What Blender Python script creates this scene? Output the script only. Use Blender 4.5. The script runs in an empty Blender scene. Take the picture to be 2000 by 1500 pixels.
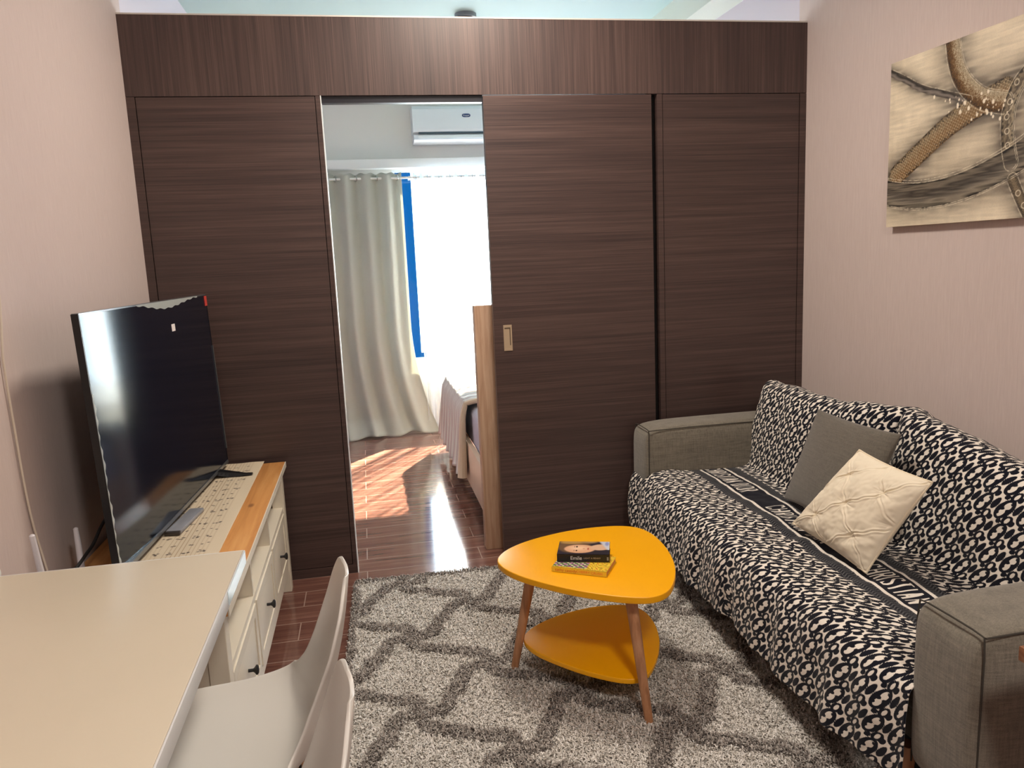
import bpy, bmesh, math, random
import numpy as np
from mathutils import Vector, Matrix, noise as mnoise
random.seed(7); rng = np.random.default_rng(7)
PI = math.pi
S = bpy.context.scene
COL = S.collection

# ------------------------------------------------------------------ camera
cam_d = bpy.data.cameras.new('camera'); cam = bpy.data.objects.new('camera', cam_d); COL.objects.link(cam)
cr_ = Vector((0.98103574, -0.18877268, -0.04397434)); cu_ = Vector((0.07300238, 0.14969195, 0.98603396)); cf_ = Vector((0.17955367, 0.97054479, -0.16063401))
M = Matrix(((cr_.x, cu_.x, -cf_.x, 0.87756), (cr_.y, cu_.y, -cf_.y, -3.45278), (cr_.z, cu_.z, -cf_.z, 1.39589), (0, 0, 0, 1)))
cam.matrix_world = M
cam_d.sensor_width = 36; cam_d.lens = 1507.218 / 2000 * 36; cam_d.clip_start = .02
S.camera = cam

# ------------------------------------------------------------------ light
W = bpy.data.worlds.new('world'); S.world = W; W.use_nodes = True
bg = W.node_tree.nodes['Background']; bg.inputs[0].default_value = (.74, .90, 1, 1); bg.inputs[1].default_value = 7.5
S.view_settings.view_transform = 'Standard'; S.view_settings.look = 'None'; S.view_settings.gamma = 1
S.view_settings.exposure = 0.78
S.view_settings.use_curve_mapping = False
def lamp(name, kind, loc, energy, color, **k):
    d = bpy.data.lights.new(name, kind); o = bpy.data.objects.new(name, d); COL.objects.link(o)
    o.location = loc; d.energy = energy; d.color = color
    for a, b in k.items(): setattr(d, a, b)
    return o
sun = lamp('sun', 'SUN', (3, 6, 5), 55, (1, .86, .62), angle=.012)
sun.rotation_euler = Vector((-.70, -1.10, -1.0)).to_track_quat('-Z', 'Y').to_euler()
lamp('ceiling_lamp_light', 'AREA', (1.42, -.68, 2.79), 22, (1, .89, .76), shape='DISK', size=.46)
lamp('rear_fill_light', 'AREA', (1.5, -3.9, 2.79), 29, (1, .92, .83), shape='DISK', size=.45)  # added room fill behind the camera, no such lamp in view
# daylight entering through the bedroom window
dl = lamp('window_portal', 'AREA', (2.01, 3.13, 1.37), 1, (1, 1, 1), shape='RECTANGLE', size=1.68, size_y=1.54)
dl.rotation_euler = Vector((0, -1, 0)).to_track_quat('-Z', 'Y').to_euler(); dl.data.cycles.is_portal = True

# ------------------------------------------------------------------ helpers
ORG = {}
def lin(c):
    if isinstance(c, str):
        c = [int(c[i:i + 2], 16) / 255 for i in (0, 2, 4)]
    return tuple(x / 12.92 if x <= .04045 else ((x + .055) / 1.055) ** 2.4 for x in c[:3]) + (1,)
def tag(o, label=None, cat=None, group=None, kind=None):
    if label: o['label'] = label
    if cat: o['category'] = cat
    if group: o['group'] = group
    if kind: o['kind'] = kind
    return o
def empty(name, loc, label, cat, group=None):
    o = bpy.data.objects.new(name, None); COL.objects.link(o); o.location = loc; ORG[o.name] = Vector(loc)
    o.empty_display_size = .05
    return tag(o, label, cat, group)
def link(name, me, mat, parent=None):
    """mesh given in world coordinates; made relative to its parent"""
    o = bpy.data.objects.new(name, me); COL.objects.link(o)
    if mat is not None and not me.materials: me.materials.append(mat)
    if parent is not None:
        org = ORG[parent.name]; o.parent = parent; me.transform(Matrix.Translation(-org)); ORG[o.name] = org
    else:
        ORG[o.name] = Vector((0, 0, 0))
    return o
def pymesh(name, v, f, mat, parent=None, smooth=True, attrs=None, link_=True):
    me = bpy.data.meshes.new(name); v = np.asarray(v, dtype=np.float32); f = np.asarray(f)
    if f.dtype == object or f.ndim == 1:
        me.from_pydata([tuple(map(float, a)) for a in v], [], [tuple(int(i) for i in a) for a in f])
    else:
        n, k = f.shape
        me.vertices.add(len(v)); me.vertices.foreach_set('co', v.ravel())
        me.loops.add(n * k); me.loops.foreach_set('vertex_index', f.astype(np.int32).ravel())
        me.polygons.add(n); me.polygons.foreach_set('loop_start', np.arange(0, n * k, k, dtype=np.int32))
        me.polygons.foreach_set('loop_total', np.full(n, k, dtype=np.int32))
        me.update(calc_edges=True)
    me.validate()
    if attrs:
        for an, av in attrs.items():
            av = np.asarray(av, dtype=np.float32)
            if av.ndim == 1:
                a = me.attributes.new(an, 'FLOAT', 'POINT'); a.data.foreach_set('value', av)
            else:
                a = me.attributes.new(an, 'FLOAT_COLOR', 'POINT'); a.data.foreach_set('color', av.ravel())
    if smooth: me.polygons.foreach_set('use_smooth', np.ones(len(me.polygons), dtype=bool))
    return link(name, me, mat, parent)
def grid_faces(nu, nv, mask=None):
    i, j = np.meshgrid(np.arange(nu - 1), np.arange(nv - 1), indexing='ij')
    a = (i * nv + j).ravel()
    F = np.stack([a, a + nv, a + nv + 1, a + 1], 1)
    if mask is not None: F = F[mask.ravel()]
    return F
def grid(name, P, mat, parent=None, attrs=None, flip=False, mask=None, smooth=True):
    nu, nv = P.shape[:2]; F = grid_faces(nu, nv, mask)
    if flip: F = F[:, ::-1]
    if attrs: attrs = {k: (a.reshape(nu * nv) if a.ndim == 2 else a.reshape(nu * nv, -1)) for k, a in attrs.items()}
    return pymesh(name, P.reshape(-1, 3), F, mat, parent, smooth, attrs)
class MB:
    def __init__(s): s.bm = bmesh.new()
    def box(s, x0, x1, y0, y1, z0, z1, bev=0, seg=2, rot=None, about=None):
        t = bmesh.new(); bmesh.ops.create_cube(t, size=1)
        for v in t.verts: v.co = Vector(((x0 + x1) / 2 + v.co.x * (x1 - x0), (y0 + y1) / 2 + v.co.y * (y1 - y0), (z0 + z1) / 2 + v.co.z * (z1 - z0)))
        if bev: bmesh.ops.bevel(t, geom=t.edges[:] + t.verts[:], offset=bev, segments=seg, affect='EDGES', profile=.5)
        if rot is not None:
            c = Vector(about) if about is not None else Vector(((x0 + x1) / 2, (y0 + y1) / 2, (z0 + z1) / 2))
            bmesh.ops.transform(t, matrix=Matrix.Translation(c) @ rot @ Matrix.Translation(-c), verts=t.verts)
        s.add(t); return s
    def add(s, t):
        me = bpy.data.meshes.new('t'); t.to_mesh(me); t.free(); s.bm.from_mesh(me); bpy.data.meshes.remove(me)
    def rod(s, a, b, r0, r1=None, seg=16, cap=True):
        a = Vector(a); b = Vector(b); r1 = r0 if r1 is None else r1; d = b - a
        t = bmesh.new(); bmesh.ops.create_cone(t, cap_ends=cap, segments=seg, radius1=r0, radius2=r1, depth=d.length)
        q = d.to_track_quat('Z', 'Y').to_matrix().to_4x4()
        bmesh.ops.transform(t, matrix=Matrix.Translation((a + b) / 2) @ q, verts=t.verts)
        s.add(t); return s
    def tube(s, pts, r, seg=8):
        pts = [Vector(p) for p in pts]; n = len(pts); rings = []; up = None
        for i, p in enumerate(pts):
            d = (pts[min(i + 1, n - 1)] - pts[max(i - 1, 0)]).normalized()
            if up is None: up = d.orthogonal().normalized()
            up = (up - d * up.dot(d)).normalized(); side = d.cross(up)
            rr = r[i] if isinstance(r, (list, tuple)) else r
            rings.append([s.bm.verts.new(p + (up * math.cos(k * 2 * PI / seg) + side * math.sin(k * 2 * PI / seg)) * rr) for k in range(seg)])
        for A, B in zip(rings, rings[1:]):
            for k in range(seg): s.bm.faces.new((A[k], A[(k + 1) % seg], B[(k + 1) % seg], B[k]))
        s.bm.faces.new(rings[0][::-1]); s.bm.faces.new(rings[-1]); return s
    def torus(s, c, ax, R, r, n=24, m=8):
        c = Vector(c); ax = Vector(ax).normalized(); u = ax.orthogonal().normalized(); v = ax.cross(u); rg = []
        for i in range(n):
            a = 2 * PI * i / n; d = u * math.cos(a) + v * math.sin(a)
            rg.append([s.bm.verts.new(c + d * (R + r * math.cos(2 * PI * k / m)) + ax * r * math.sin(2 * PI * k / m)) for k in range(m)])
        for i in range(n):
            for k in range(m):
                A = rg[i]; B = rg[(i + 1) % n]; s.bm.faces.new((A[k], B[k], B[(k + 1) % m], A[(k + 1) % m]))
        return s
    def lathe(s, prof, c=(0, 0, 0), ax='Z', seg=24):
        rg = []
        for r, h in prof:
            ring = []
            for k in range(seg):
                a = 2 * PI * k / seg; q = (r * math.cos(a), r * math.sin(a), h)
                if ax == 'X': q = (q[2], q[0], q[1])
                if ax == 'Y': q = (q[0], q[2], q[1])
                ring.append(s.bm.verts.new((q[0] + c[0], q[1] + c[1], q[2] + c[2])))
            rg.append(ring)
        for A, B in zip(rg, rg[1:]):
            for k in range(seg): s.bm.faces.new((A[k], A[(k + 1) % seg], B[(k + 1) % seg], B[k]))
        s.bm.faces.new(rg[0][::-1]); s.bm.faces.new(rg[-1]); return s
    def prism(s, poly, z0, z1, bev=0):
        t = bmesh.new(); vs = [t.verts.new((x, y, z0)) for x, y in poly]; f = t.faces.new(vs)
        r = bmesh.ops.extrude_face_region(t, geom=[f]); vv = [e for e in r['geom'] if isinstance(e, bmesh.types.BMVert)]
        bmesh.ops.translate(t, vec=(0, 0, z1 - z0), verts=vv)
        bmesh.ops.recalc_face_normals(t, faces=t.faces)
        if bev:
            ed = [e for e in t.edges if abs(e.verts[0].co.z - e.verts[1].co.z) < 1e-6]
            bmesh.ops.bevel(t, geom=ed, offset=bev, segments=3, affect='EDGES', profile=.5)
        s.add(t); return s
    def out(s, name, mat, parent=None, smooth=False, angle=.6):
        bmesh.ops.recalc_face_normals(s.bm, faces=s.bm.faces)
        me = bpy.data.meshes.new(name); s.bm.to_mesh(me); s.bm.free()
        if smooth:
            me.polygons.foreach_set('use_smooth', np.ones(len(me.polygons), dtype=bool))
            me.set_sharp_from_angle(angle=angle)
        return link(name, me, mat, parent)
def box(name, x0, x1, y0, y1, z0, z1, mat, parent=None, bev=0, seg=2):
    return MB().box(x0, x1, y0, y1, z0, z1, bev, seg).out(name, mat, parent, smooth=bool(bev))
def struct(o): o['kind'] = 'structure'; return o

# ------------------------------------------------------------------ materials
class Mat:
    def __init__(s, name, color=(.8, .8, .8), rough=.5, metal=0, spec=.5):
        s.m = bpy.data.materials.new(name); s.m.use_nodes = True; s.t = s.m.node_tree; s.b = s.t.nodes['Principled BSDF']
        s.b.inputs['Base Color'].default_value = lin(color) if isinstance(color, str) else tuple(color)[:3] + (1,)
        s.b.inputs['Roughness'].default_value = rough; s.b.inputs['Metallic'].default_value = metal
        s.b.inputs['Specular IOR Level'].default_value = spec
    def n(s, t, **k):
        x = s.t.nodes.new(t)
        for a, b in k.items():
            if a.startswith('i_'):
                a = a[2:]; a = int(a) if a.isdigit() else a
                x.inputs[a].default_value = b
            else: setattr(x, a, b)
        return x
    def l(s, a, b): s.t.links.new(a, b)
    def coords(s, scale=(1, 1, 1), kind='Object', rot=(0, 0, 0)):
        tc = s.n('ShaderNodeTexCoord'); mp = s.n('ShaderNodeMapping'); mp.inputs['Scale'].default_value = scale; mp.inputs['Rotation'].default_value = rot
        s.l(tc.outputs[kind], mp.inputs[0]); return mp.outputs[0]
    def noise(s, vec, scale, detail=4, rough=.55, dist=0):
        x = s.n('ShaderNodeTexNoise', i_Scale=scale, i_Detail=detail, i_Roughness=rough, i_Distortion=dist); s.l(vec, x.inputs['Vector']); return x.outputs['Fac']
    def ramp(s, fac, stops, interp='LINEAR'):
        r = s.n('ShaderNodeValToRGB'); r.color_ramp.interpolation = interp; e = r.color_ramp.elements
        while len(e) < len(stops): e.new(.5)
        for k, (p, c) in enumerate(stops):
            e[k].position = p; e[k].color = lin(c) if isinstance(c, str) else (tuple(c) + (1,))[:4]
        s.l(fac, r.inputs[0]); return r.outputs[0]
    def mix(s, fac, a, b, blend='MIX'):
        x = s.n('ShaderNodeMix', data_type='RGBA', blend_type=blend)
        for sock, v in ((x.inputs[0], fac), (x.inputs[6], a), (x.inputs[7], b)):
            if hasattr(v, 'links'): s.l(v, sock)
            elif isinstance(v, (int, float)): sock.default_value = v
            else: sock.default_value = lin(v) if isinstance(v, str) else (tuple(v) + (1,))[:4]
        return x.outputs[2]
    def math(s, op, a, b=0, c=0):
        x = s.n('ShaderNodeMath', operation=op)
        for k, v in enumerate((a, b, c)):
            if hasattr(v, 'links'): s.l(v, x.inputs[k])
            else: x.inputs[k].default_value = v
        return x.outputs[0]
    def bump(s, h, strength=.3, dist=.002):
        x = s.n('ShaderNodeBump'); x.inputs['Strength'].default_value = strength; x.inputs['Distance'].default_value = dist
        s.l(h, x.inputs['Height']); s.l(x.outputs[0], s.b.inputs['Normal'])
    def color(s, c): s.l(c, s.b.inputs['Base Color'])

def simple(name, c, rough=.5, metal=0, spec=.5, var=.0, bump=0, bscale=200):
    m = Mat(name, c, rough, metal, spec)
    if var or bump:
        v = m.coords()
        if var:
            n = m.noise(v, 6); base = Vector(lin(c)[:3]) if isinstance(c, str) else Vector(c[:3])
            m.color(m.mix(n, tuple(base * (1 - var)), tuple(base * (1 + var))))
        if bump: m.bump(m.noise(v, bscale, 3), bump, .001)
    return m.m
# wallpaper: fine vertical fibres
def wallpaper():
    m = Mat('wallpaper', 'CDB9B0', .75)
    v = m.coords((420, 420, 14)); a = m.noise(v, 1, 3)
    v2 = m.coords((1, 1, 1)); b = m.noise(v2, 1.2, 2)
    c = m.mix(a, 'C4B3AE', 'DFD0CA'); c = m.mix(m.math('MULTIPLY', b, .25), c, 'CCBABA'); m.color(c)
    m.bump(a, .25, .0012); return m.m
def paint_wall(name, c):
    m = Mat(name, c, .7); v = m.coords(); m.bump(m.noise(v, 300, 2), .08, .0008); return m.m
def laminate(name, vertical=False, dark='312727', mid='4B3B38', light='67534D'):
    m = Mat(name, mid, .4, spec=.45)
    sc = (55, 55, 1.0) if vertical else (.9, 2, 75)
    v = m.coords(sc); a = m.noise(v, 1, 6, .62, .25)
    sc2 = (6, 6, .25) if vertical else (.25, 1, 8); b = m.noise(m.coords(sc2), 1, 4, .6, .4)
    sc3 = (260, 260, 2.2) if vertical else (2.2, 5, 330); g = m.noise(m.coords(sc3), 1, 3, .6)
    t = m.math('ADD', m.math('MULTIPLY', a, .42), m.math('ADD', m.math('MULTIPLY', b, .24), m.math('MULTIPLY', g, .46)))
    m.color(m.ramp(t, [(.38, dark), (.56, mid), (.76, light)]))
    m.l(m.math('MULTIPLY_ADD', g, .14, .40 if vertical else .30), m.b.inputs['Roughness'])
    m.bump(g, .12, .0006); return m.m
def floor_mat():
    m = Mat('wood_look_tiles', '6A4034', .1, spec=.6)
    v = m.coords((1, 1, 1)); br = m.n('ShaderNodeTexBrick', offset=.33, offset_frequency=2)
    for k, x in (('Scale', 1), ('Mortar Size', .0022), ('Mortar Smooth', .1), ('Bias', 0), ('Brick Width', .80), ('Row Height', .15)): br.inputs[k].default_value = x
    br.inputs['Color1'].default_value = (0, 0, 0, 1); br.inputs['Color2'].default_value = (1, 1, 1, 1); br.inputs['Mortar'].default_value = (.5, .5, .5, 1)
    m.l(v, br.inputs['Vector'])
    g = m.noise(m.coords((2.2, 30, 1)), 1, 6, .62, .6); g2 = m.noise(m.coords((1, 4, 1)), 3, 3)
    wood = m.ramp(g, [(.3, '4C2F28'), (.55, '745045'), (.75, '947064')])
    wood = m.mix(m.math('MULTIPLY', br.outputs['Color'], .35), wood, '5C3C33'); wood = m.mix(m.math('MULTIPLY', g2, .3), wood, '8A6055')
    m.color(m.mix(br.outputs['Fac'], wood, 'A58C80'))
    wv = m.noise(m.coords((1, 1, 1)), 5, 2)
    h = m.math('SUBTRACT', m.math('MULTIPLY', wv, .12), br.outputs['Fac']); m.bump(h, .35, .0015)
    m.l(m.math('MULTIPLY_ADD', g, .10, .06), m.b.inputs['Roughness']); return m.m
def wood(name, c0, c1, c2, axis=1, rough=.45, knots=False, fine=40):
    m = Mat(name, c1, rough)
    sc = [fine, fine, fine]; sc[axis] = fine / 18
    g = m.noise(m.coords(tuple(sc)), 1, 5, .6, .5)
    c = m.ramp(g, [(.3, c0), (.52, c1), (.75, c2)])
    if knots:
        v = m.coords(tuple(3.2 if i != axis else 1.5 for i in range(3))); vo = m.n('ShaderNodeTexVoronoi', i_Scale=2.0, i_Randomness=1.0); m.l(v, vo.inputs['Vector'])
        k = m.ramp(vo.outputs['Distance'], [(.035, (1, 1, 1)), (.085, (0, 0, 0))]); c = m.mix(k, c, '6A3413')
        w = m.noise(m.coords((14, .6, 5)), 1, 2); c = m.mix(m.math('MULTIPLY', w, .4), c, c2)
    m.color(c); m.bump(g, .1, .0006); return m.m
def fabric(name, c0, c1, sc=700, bump=.5, fuzz=.3):
    m = Mat(name, c0, .95, spec=.2); a = m.noise(m.coords((1, 1, 1)), sc, 2, .7)
    b = m.noise(m.coords((1, 1, 1)), 9, 3); wx = m.noise(m.coords((sc * .35, sc * .35, sc * .03)), 1, 2); wy = m.noise(m.coords((sc * .03, sc * .03, sc * .35)), 1, 2)
    t = m.math('ADD', m.math('MULTIPLY', a, .45), m.math('MULTIPLY', m.math('ADD', wx, wy), .28))
    c = m.ramp(t, [(.36, c0), (.66, c1)]); c = m.mix(m.math('MULTIPLY', b, .18), c, c0); m.color(c)
    m.b.inputs['Sheen Weight'].default_value = fuzz; m.b.inputs['Sheen Roughness'].default_value = .6
    m.bump(t, bump, .0012); return m.m

WALLP = wallpaper(); WHITEW = paint_wall('white_paint', 'E9E9E4'); LAVW = paint_wall('lavender_paint', 'D9D3DE'); CEIL = paint_wall('ceiling_paint', 'F0F2F0')
LAM_H = laminate('dark_laminate_horizontal'); LAM_V = laminate('dark_laminate_vertical', True)
LAM_E = laminate('dark_laminate_edge', True, '2A1E1C', '463430', '5C463E')
FLOOR = floor_mat()
ALU = simple('brushed_aluminium', 'C9CCD0', .35, .9); BLACK = simple('black_matte', '0A0A0C', .6); WHITEP = simple('white_plastic', 'ECECE8', .35)
CHROME = simple('chrome', 'D8D8D8', .15, 1)

# ------------------------------------------------------------------ setting
H = 2.86; WX = 2.98; HP = 2.10; HT = 2.41
struct(box('floor', -.3, 3.3, -6, 3.4, -.1, 0, FLOOR))
struct(box('ceiling', -.3, 3.3, -6, .03, H, H + .1, CEIL))
struct(box('ceiling_bedroom', -.3, 3.3, .03, 3.4, H, H + .1, paint_wall('aqua_ceiling_paint', 'B4CBCA')))
struct(box('wall_left', -.12, 0, -6, .07, 0, H, WALLP))
struct(box('wall_bedroom_left', -.12, 0, .07, 3.2, 0, H, LAVW))
struct(box('wall_right', WX, WX + .12, -6, .07, 0, H, WALLP))
struct(box('wall_bedroom_right', WX, WX + .12, .07, 3.2, 0, H, LAVW))
struct(box('wall_rear', -.12, WX + .12, -6.1, -6, 0, H, WALLP))
# bedroom back wall with the window opening x 1.17..2.85, z .60..2.10
wb = MB(); wb.box(0, 1.17, 3.02, 3.12, 0, H).box(2.85, WX, 3.02, 3.12, 0, H).box(1.17, 2.85, 3.02, 3.12, 0, .60).box(1.17, 2.85, 3.02, 3.12, 2.14, H)
struct(wb.out('wall_back', WHITEW))
struct(box('trim_1', 0, WX, 2.93, 3.02, 2.145, 2.215, simple('pelmet_white', 'F4F6F4', .5), bev=.004))
struct(box('trim_2', 2.80, WX, .08, 3.02, 2.70, H, paint_wall('beam_paint', 'E4EADF')))
# partition
struct(box('wall_header', 0.0, WX, 0.0, .06, HP, HT, LAM_V))
pl = MB(); pl.box(.01, .757, .034, .0405, 0, HP - .002); pl.box(.036, .735, .003, .04, .045, HP - .003); pl.box(0, .033, .0, .04, 0, HP - .002).box(.738, .757, .0, .04, 0, HP - .002).box(.033, .738, .0, .04, 0, .042)
struct(pl.out('wall_partition_left', LAM_H))
pr = MB(); pr.box(2.241, WX, .034, .0405, 0, HP - .002); pr.box(2.268, 2.945, .003, .04, .045, HP - .003); pr.box(2.240, 2.265, 0, .04, 0, HP - .002).box(2.948, WX, 0, .04, 0, HP - .002).box(2.265, 2.948, 0, .04, 0, .042)
struct(pr.out('wall_partition_right', LAM_H))
struct(box('trim_3', 2.205, 2.245, .041, .055, 0, HP, BLACK))
tr = MB(); tr.box(.7572, .7612, -.001, .045, 0, HP); struct(tr.out('trim_4', simple('pale_edge_trim', 'E8EEF0', .35, .2)))
struct(box('trim_5', .762, 1.444, .012, .05, HP - .028, HP - .0005, simple('dark_track', '14141F', .4)))
struct(box('trim_6', .0, WX, -.0015, .062, HT, HT + .006, simple('pale_cap_trim', 'CFC9C2', .5)))
dm = box('door_1', 1.444, 2.212, -.002, .036, .006, HP - .004, LAM_H); struct(dm)
HND = simple('champagne_handle', 'CDBBA0', .35, .55)
hb = MB(); hb.box(1.487, 1.492, -.0045, -.002, .98, 1.098).box(1.520, 1.526, -.0045, -.002, .98, 1.098).box(1.492, 1.520, -.0045, -.002, .98, .99).box(1.492, 1.520, -.0045, -.002, 1.086, 1.098).box(1.492, 1.520, -.0025, -.0021, .99, 1.086)
struct(hb.out('door_handle', HND, dm)); rc_ = MB().box(1.4925, 1.5195, -.0032, -.0026, 1.080, 1.0855).box(1.515, 1.5195, -.0032, -.0026, 1.005, 1.080); struct(rc_.out('recess_shade_lines', simple('recess_shade_brown', '6B5A48', .5), dm)); bpy.data.objects['door_handle']['label'] = 'pale metal recessed pull'  # thin dark bars draw the shade inside the pull's recess
# window: frame, tinted side pane, clear pane
GL = Mat('clear_glass', (1, 1, 1), .0); GL.b.inputs['Transmission Weight'].default_value = 1; GL.b.inputs['IOR'].default_value = 1.01; GL.b.inputs['Specular IOR Level'].default_value = 0
def tinted(name, c):
    m = Mat(name); t = m.n('ShaderNodeBsdfTransparent'); t.inputs[0].default_value = c + (1,); g = m.n('ShaderNodeBsdfGlossy'); g.inputs['Roughness'].default_value = .05
    mx = m.n('ShaderNodeMixShader'); mx.inputs[0].default_value = .04; m.l(t.outputs[0], mx.inputs[1]); m.l(g.outputs[0], mx.inputs[2]); m.l(mx.outputs[0], m.t.nodes['Material Output'].inputs[0]); return m.m
BLUEG = tinted('blue_film_glass', (.02, .118, .205)); CLEARG = tinted('clear_pane', (.96, .98, 1))
wf = MB(); wf.box(1.17, 1.19, 3.04, 3.08, .60, 2.14).box(2.83, 2.85, 3.04, 3.08, .60, 2.14).box(1.19, 2.83, 3.04, 3.08, 2.12, 2.14).box(1.19, 2.83, 3.04, 3.08, .60, .605)
win = struct(wf.out('window_1', simple('window_frame_white', 'DDE4EA', .4)))
struct(MB().box(1.19, 1.318, 3.055, 3.06, .605, 2.12).box(1.318, 2.83, 3.055, 3.06, .605, .645).out('film_strip', BLUEG, win)); bpy.data.objects['film_strip']['label'] = 'bright blue film on the pane edge'
struct(box('glass', 1.318, 2.83, 3.055, 3.06, .645, 2.12, CLEARG, win))
# ceiling fixtures
fx = empty('ceiling_spotlight', (1.60, 1.45, H), 'small dark round fixture on the bedroom ceiling just above the partition', 'ceiling fixture')
MB().lathe([(.066, -.0), (.066, -.022), (.060, -.026)], (1.60, 1.45, H)).out('mounting_ring', simple('grey_ring', '8F949A', .4), fx, True)
MB().lathe([(.052, -.026), (.052, -.07), (.046, -.078), (.02, -.08)], (1.60, 1.45, H)).out('housing', simple('dark_housing', '23232A', .4), fx, True)

# ------------------------------------------------------------------ bedroom things
# air conditioner
ac = empty('air_conditioner', (1.75, 3.02, 2.33), 'white split air conditioner on the bedroom wall above the curtains', 'air conditioner')
ACW = simple('ac_white', 'E6EEF2', .35)
prof = [(3.02, 2.60), (2.86, 2.60), (2.835, 2.592), (2.825, 2.57), (2.822, 2.42), (2.826, 2.402), (2.86, 2.40), (3.02, 2.40)]
def extr(prof, x0, x1):
    m = MB(); A = [m.bm.verts.new((x0, y, z)) for y, z in prof]; B = [m.bm.verts.new((x1, y, z)) for y, z in prof]; n = len(prof)
    for k in range(n): m.bm.faces.new((A[k], A[(k + 1) % n], B[(k + 1) % n], B[k]))
    m.bm.faces.new(A); m.bm.faces.new(B[::-1]); return m
extr(prof, 1.345, 2.22).out('front_panel', ACW, ac)
extr([(3.02, 2.40), (2.87, 2.40), (2.85, 2.38), (2.84, 2.345), (2.87, 2.330), (3.02, 2.325)], 1.35, 2.215).out('outlet_housing', ACW, ac)
extr([(2.868, 2.388), (2.836, 2.376), (2.828, 2.352), (2.834, 2.351), (2.842, 2.372), (2.87, 2.383)], 1.385, 2.18).out('louvre', simple('ac_louvre', 'F6FAFA', .3), ac)
extr([(2.90, 2.3995), (2.835, 2.4015), (2.835, 2.3925), (2.90, 2.391)], 1.39, 2.18).out('air_slot', simple('ac_slot', '4F6672', .6), ac)
NAVY = simple('navy_print', '1D3C6E', .5)
def text_mesh(txt, size):
    cu = bpy.data.curves.new('t', 'FONT'); cu.body = txt; cu.size = size; cu.align_x = 'CENTER'; cu.align_y = 'CENTER'; cu.extrude = .0002
    o = bpy.data.objects.new('t', cu); COL.objects.link(o); bpy.context.view_layer.update()
    me = bpy.data.meshes.new_from_object(o.evaluated_get(bpy.context.evaluated_depsgraph_get())); bpy.data.objects.remove(o); bpy.data.curves.remove(cu); return me
lg = MB(); pts = [(1.768 + .033 * math.copysign(abs(math.cos(a)) ** .6, math.cos(a)), 2.520 + .0135 * math.copysign(abs(math.sin(a)) ** .7, math.sin(a))) for a in np.linspace(0, 2 * PI, 32, endpoint=False)]
A = [lg.bm.verts.new((x, 2.8222, z)) for x, z in pts]; B = [lg.bm.verts.new((x, 2.8214, z)) for x, z in pts]
for k in range(32): lg.bm.faces.new((A[k], A[(k + 1) % 32], B[(k + 1) % 32], B[k]))
lg.bm.faces.new(B); lo = lg.out('logo', NAVY, ac)
tm = text_mesh('Koppel', .017); tm.transform(Matrix.Translation((1.768, 2.8210, 2.520)) @ Matrix.Rotation(PI / 2, 4, 'X')); link('lettering', tm, WHITEP, lo)

# curtain rod + curtains
rod = empty('curtain_rod', (1.6, 2.88, 2.06), 'white curtain rod along the top of the bedroom window', 'curtain rod')
MB().rod((.02, 2.88, 2.062), (2.95, 2.88, 2.062), .009).out('rod', WHITEP, rod, True)
for x in (.3, 1.30, 2.1): box('bracket', x - .008, x + .008, 2.88, 3.019, 2.055, 2.075, WHITEP, rod)
def curtain(name, x0, x1, xb0, xb1, ztop, zbot, nf, amp, y, mat, seed, puddle=0.0, nx=260, nz=120):
    u = np.linspace(0, 1, nx)[:, None]; v = np.linspace(0, 1, nz)[None, :]
    r = np.random.default_rng(seed); ph = r.uniform(0, 6, 4)
    spread = np.clip((v - .55) / .45, 0, 1) ** 2
    x = (x0 + (x1 - x0) * u) * (1 - spread) + (xb0 + (xb1 - xb0) * u) * spread
    w = np.sin(2 * PI * nf * u + .5 * v * np.sin(ph[0] + 3 * u)) + .35 * v * np.sin(2 * PI * nf * .5 * u + ph[1] + 2 * v) + .25 * v * np.sin(2 * PI * nf * 1.6 * u + ph[2])
    yy = y + amp * w * (1 - .25 * spread) - .05 * spread
    z = ztop + (zbot - ztop) * v + 0 * u
    if puddle:
        pz = np.clip((v - .93) / .07, 0, 1); yy = yy - pz * (.05 + .03 * np.sin(9 * u + ph[3])); z = z + pz * .012 * (1 + np.sin(23 * u + ph[1])) + .0
        z = np.maximum(z, zbot + .003 + 0 * u)
    # scalloped header
    z = z + (1 - np.clip(v * 30, 0, 1)) * .006 * np.cos(4 * PI * nf * u)
    return np.stack([x + 0 * v, yy, z], -1)
CUR = Mat('beige_curtain', 'C9CAC0', .9, spec=.2); a_ = CUR.noise(CUR.coords((300, 300, 300)), 1, 2); CUR.color(CUR.mix(a_, 'B9BAB0', 'D2D4CB')); CUR.bump(a_, .2, .001)
def translucent(m, w, tcol, trans=0):
    t = m.n('ShaderNodeBsdfTranslucent'); t.inputs[0].default_value = tcol + (1,)
    mx = m.n('ShaderNodeMixShader'); mx.inputs[0].default_value = w; m.l(m.b.outputs[0], mx.inputs[1]); m.l(t.outputs[0], mx.inputs[2]); o = mx.outputs[0]
    if trans:
        tr = m.n('ShaderNodeBsdfTransparent'); m2 = m.n('ShaderNodeMixShader'); m2.inputs[0].default_value = trans; m.l(o, m2.inputs[1]); m.l(tr.outputs[0], m2.inputs[2]); o = m2.outputs[0]
    m.l(o, m.t.nodes['Material Output'].inputs[0]); return m.m
CURM = translucent(CUR, .25, (.75, .74, .66))
SH = Mat('white_sheer', 'F8F8F8', .9, spec=.1); SHM = translucent(SH, .6, (.95, .96, 1), .35)
mxs = [n_ for n_ in SH.t.nodes if n_.type == 'MIX_SHADER'][-1]
SH.l(SH.ramp(SH.noise(SH.coords((30, .01, .6)), 1, 2, .7), [(.38, (.06, .06, .06)), (.62, (.8, .8, .8))]), mxs.inputs[0])
nf = 5.5
bc = empty('curtain', (.85, 2.88, 0), 'heavy beige grommet curtain hanging left of the bright window, pooling on floor', 'curtain')
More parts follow.
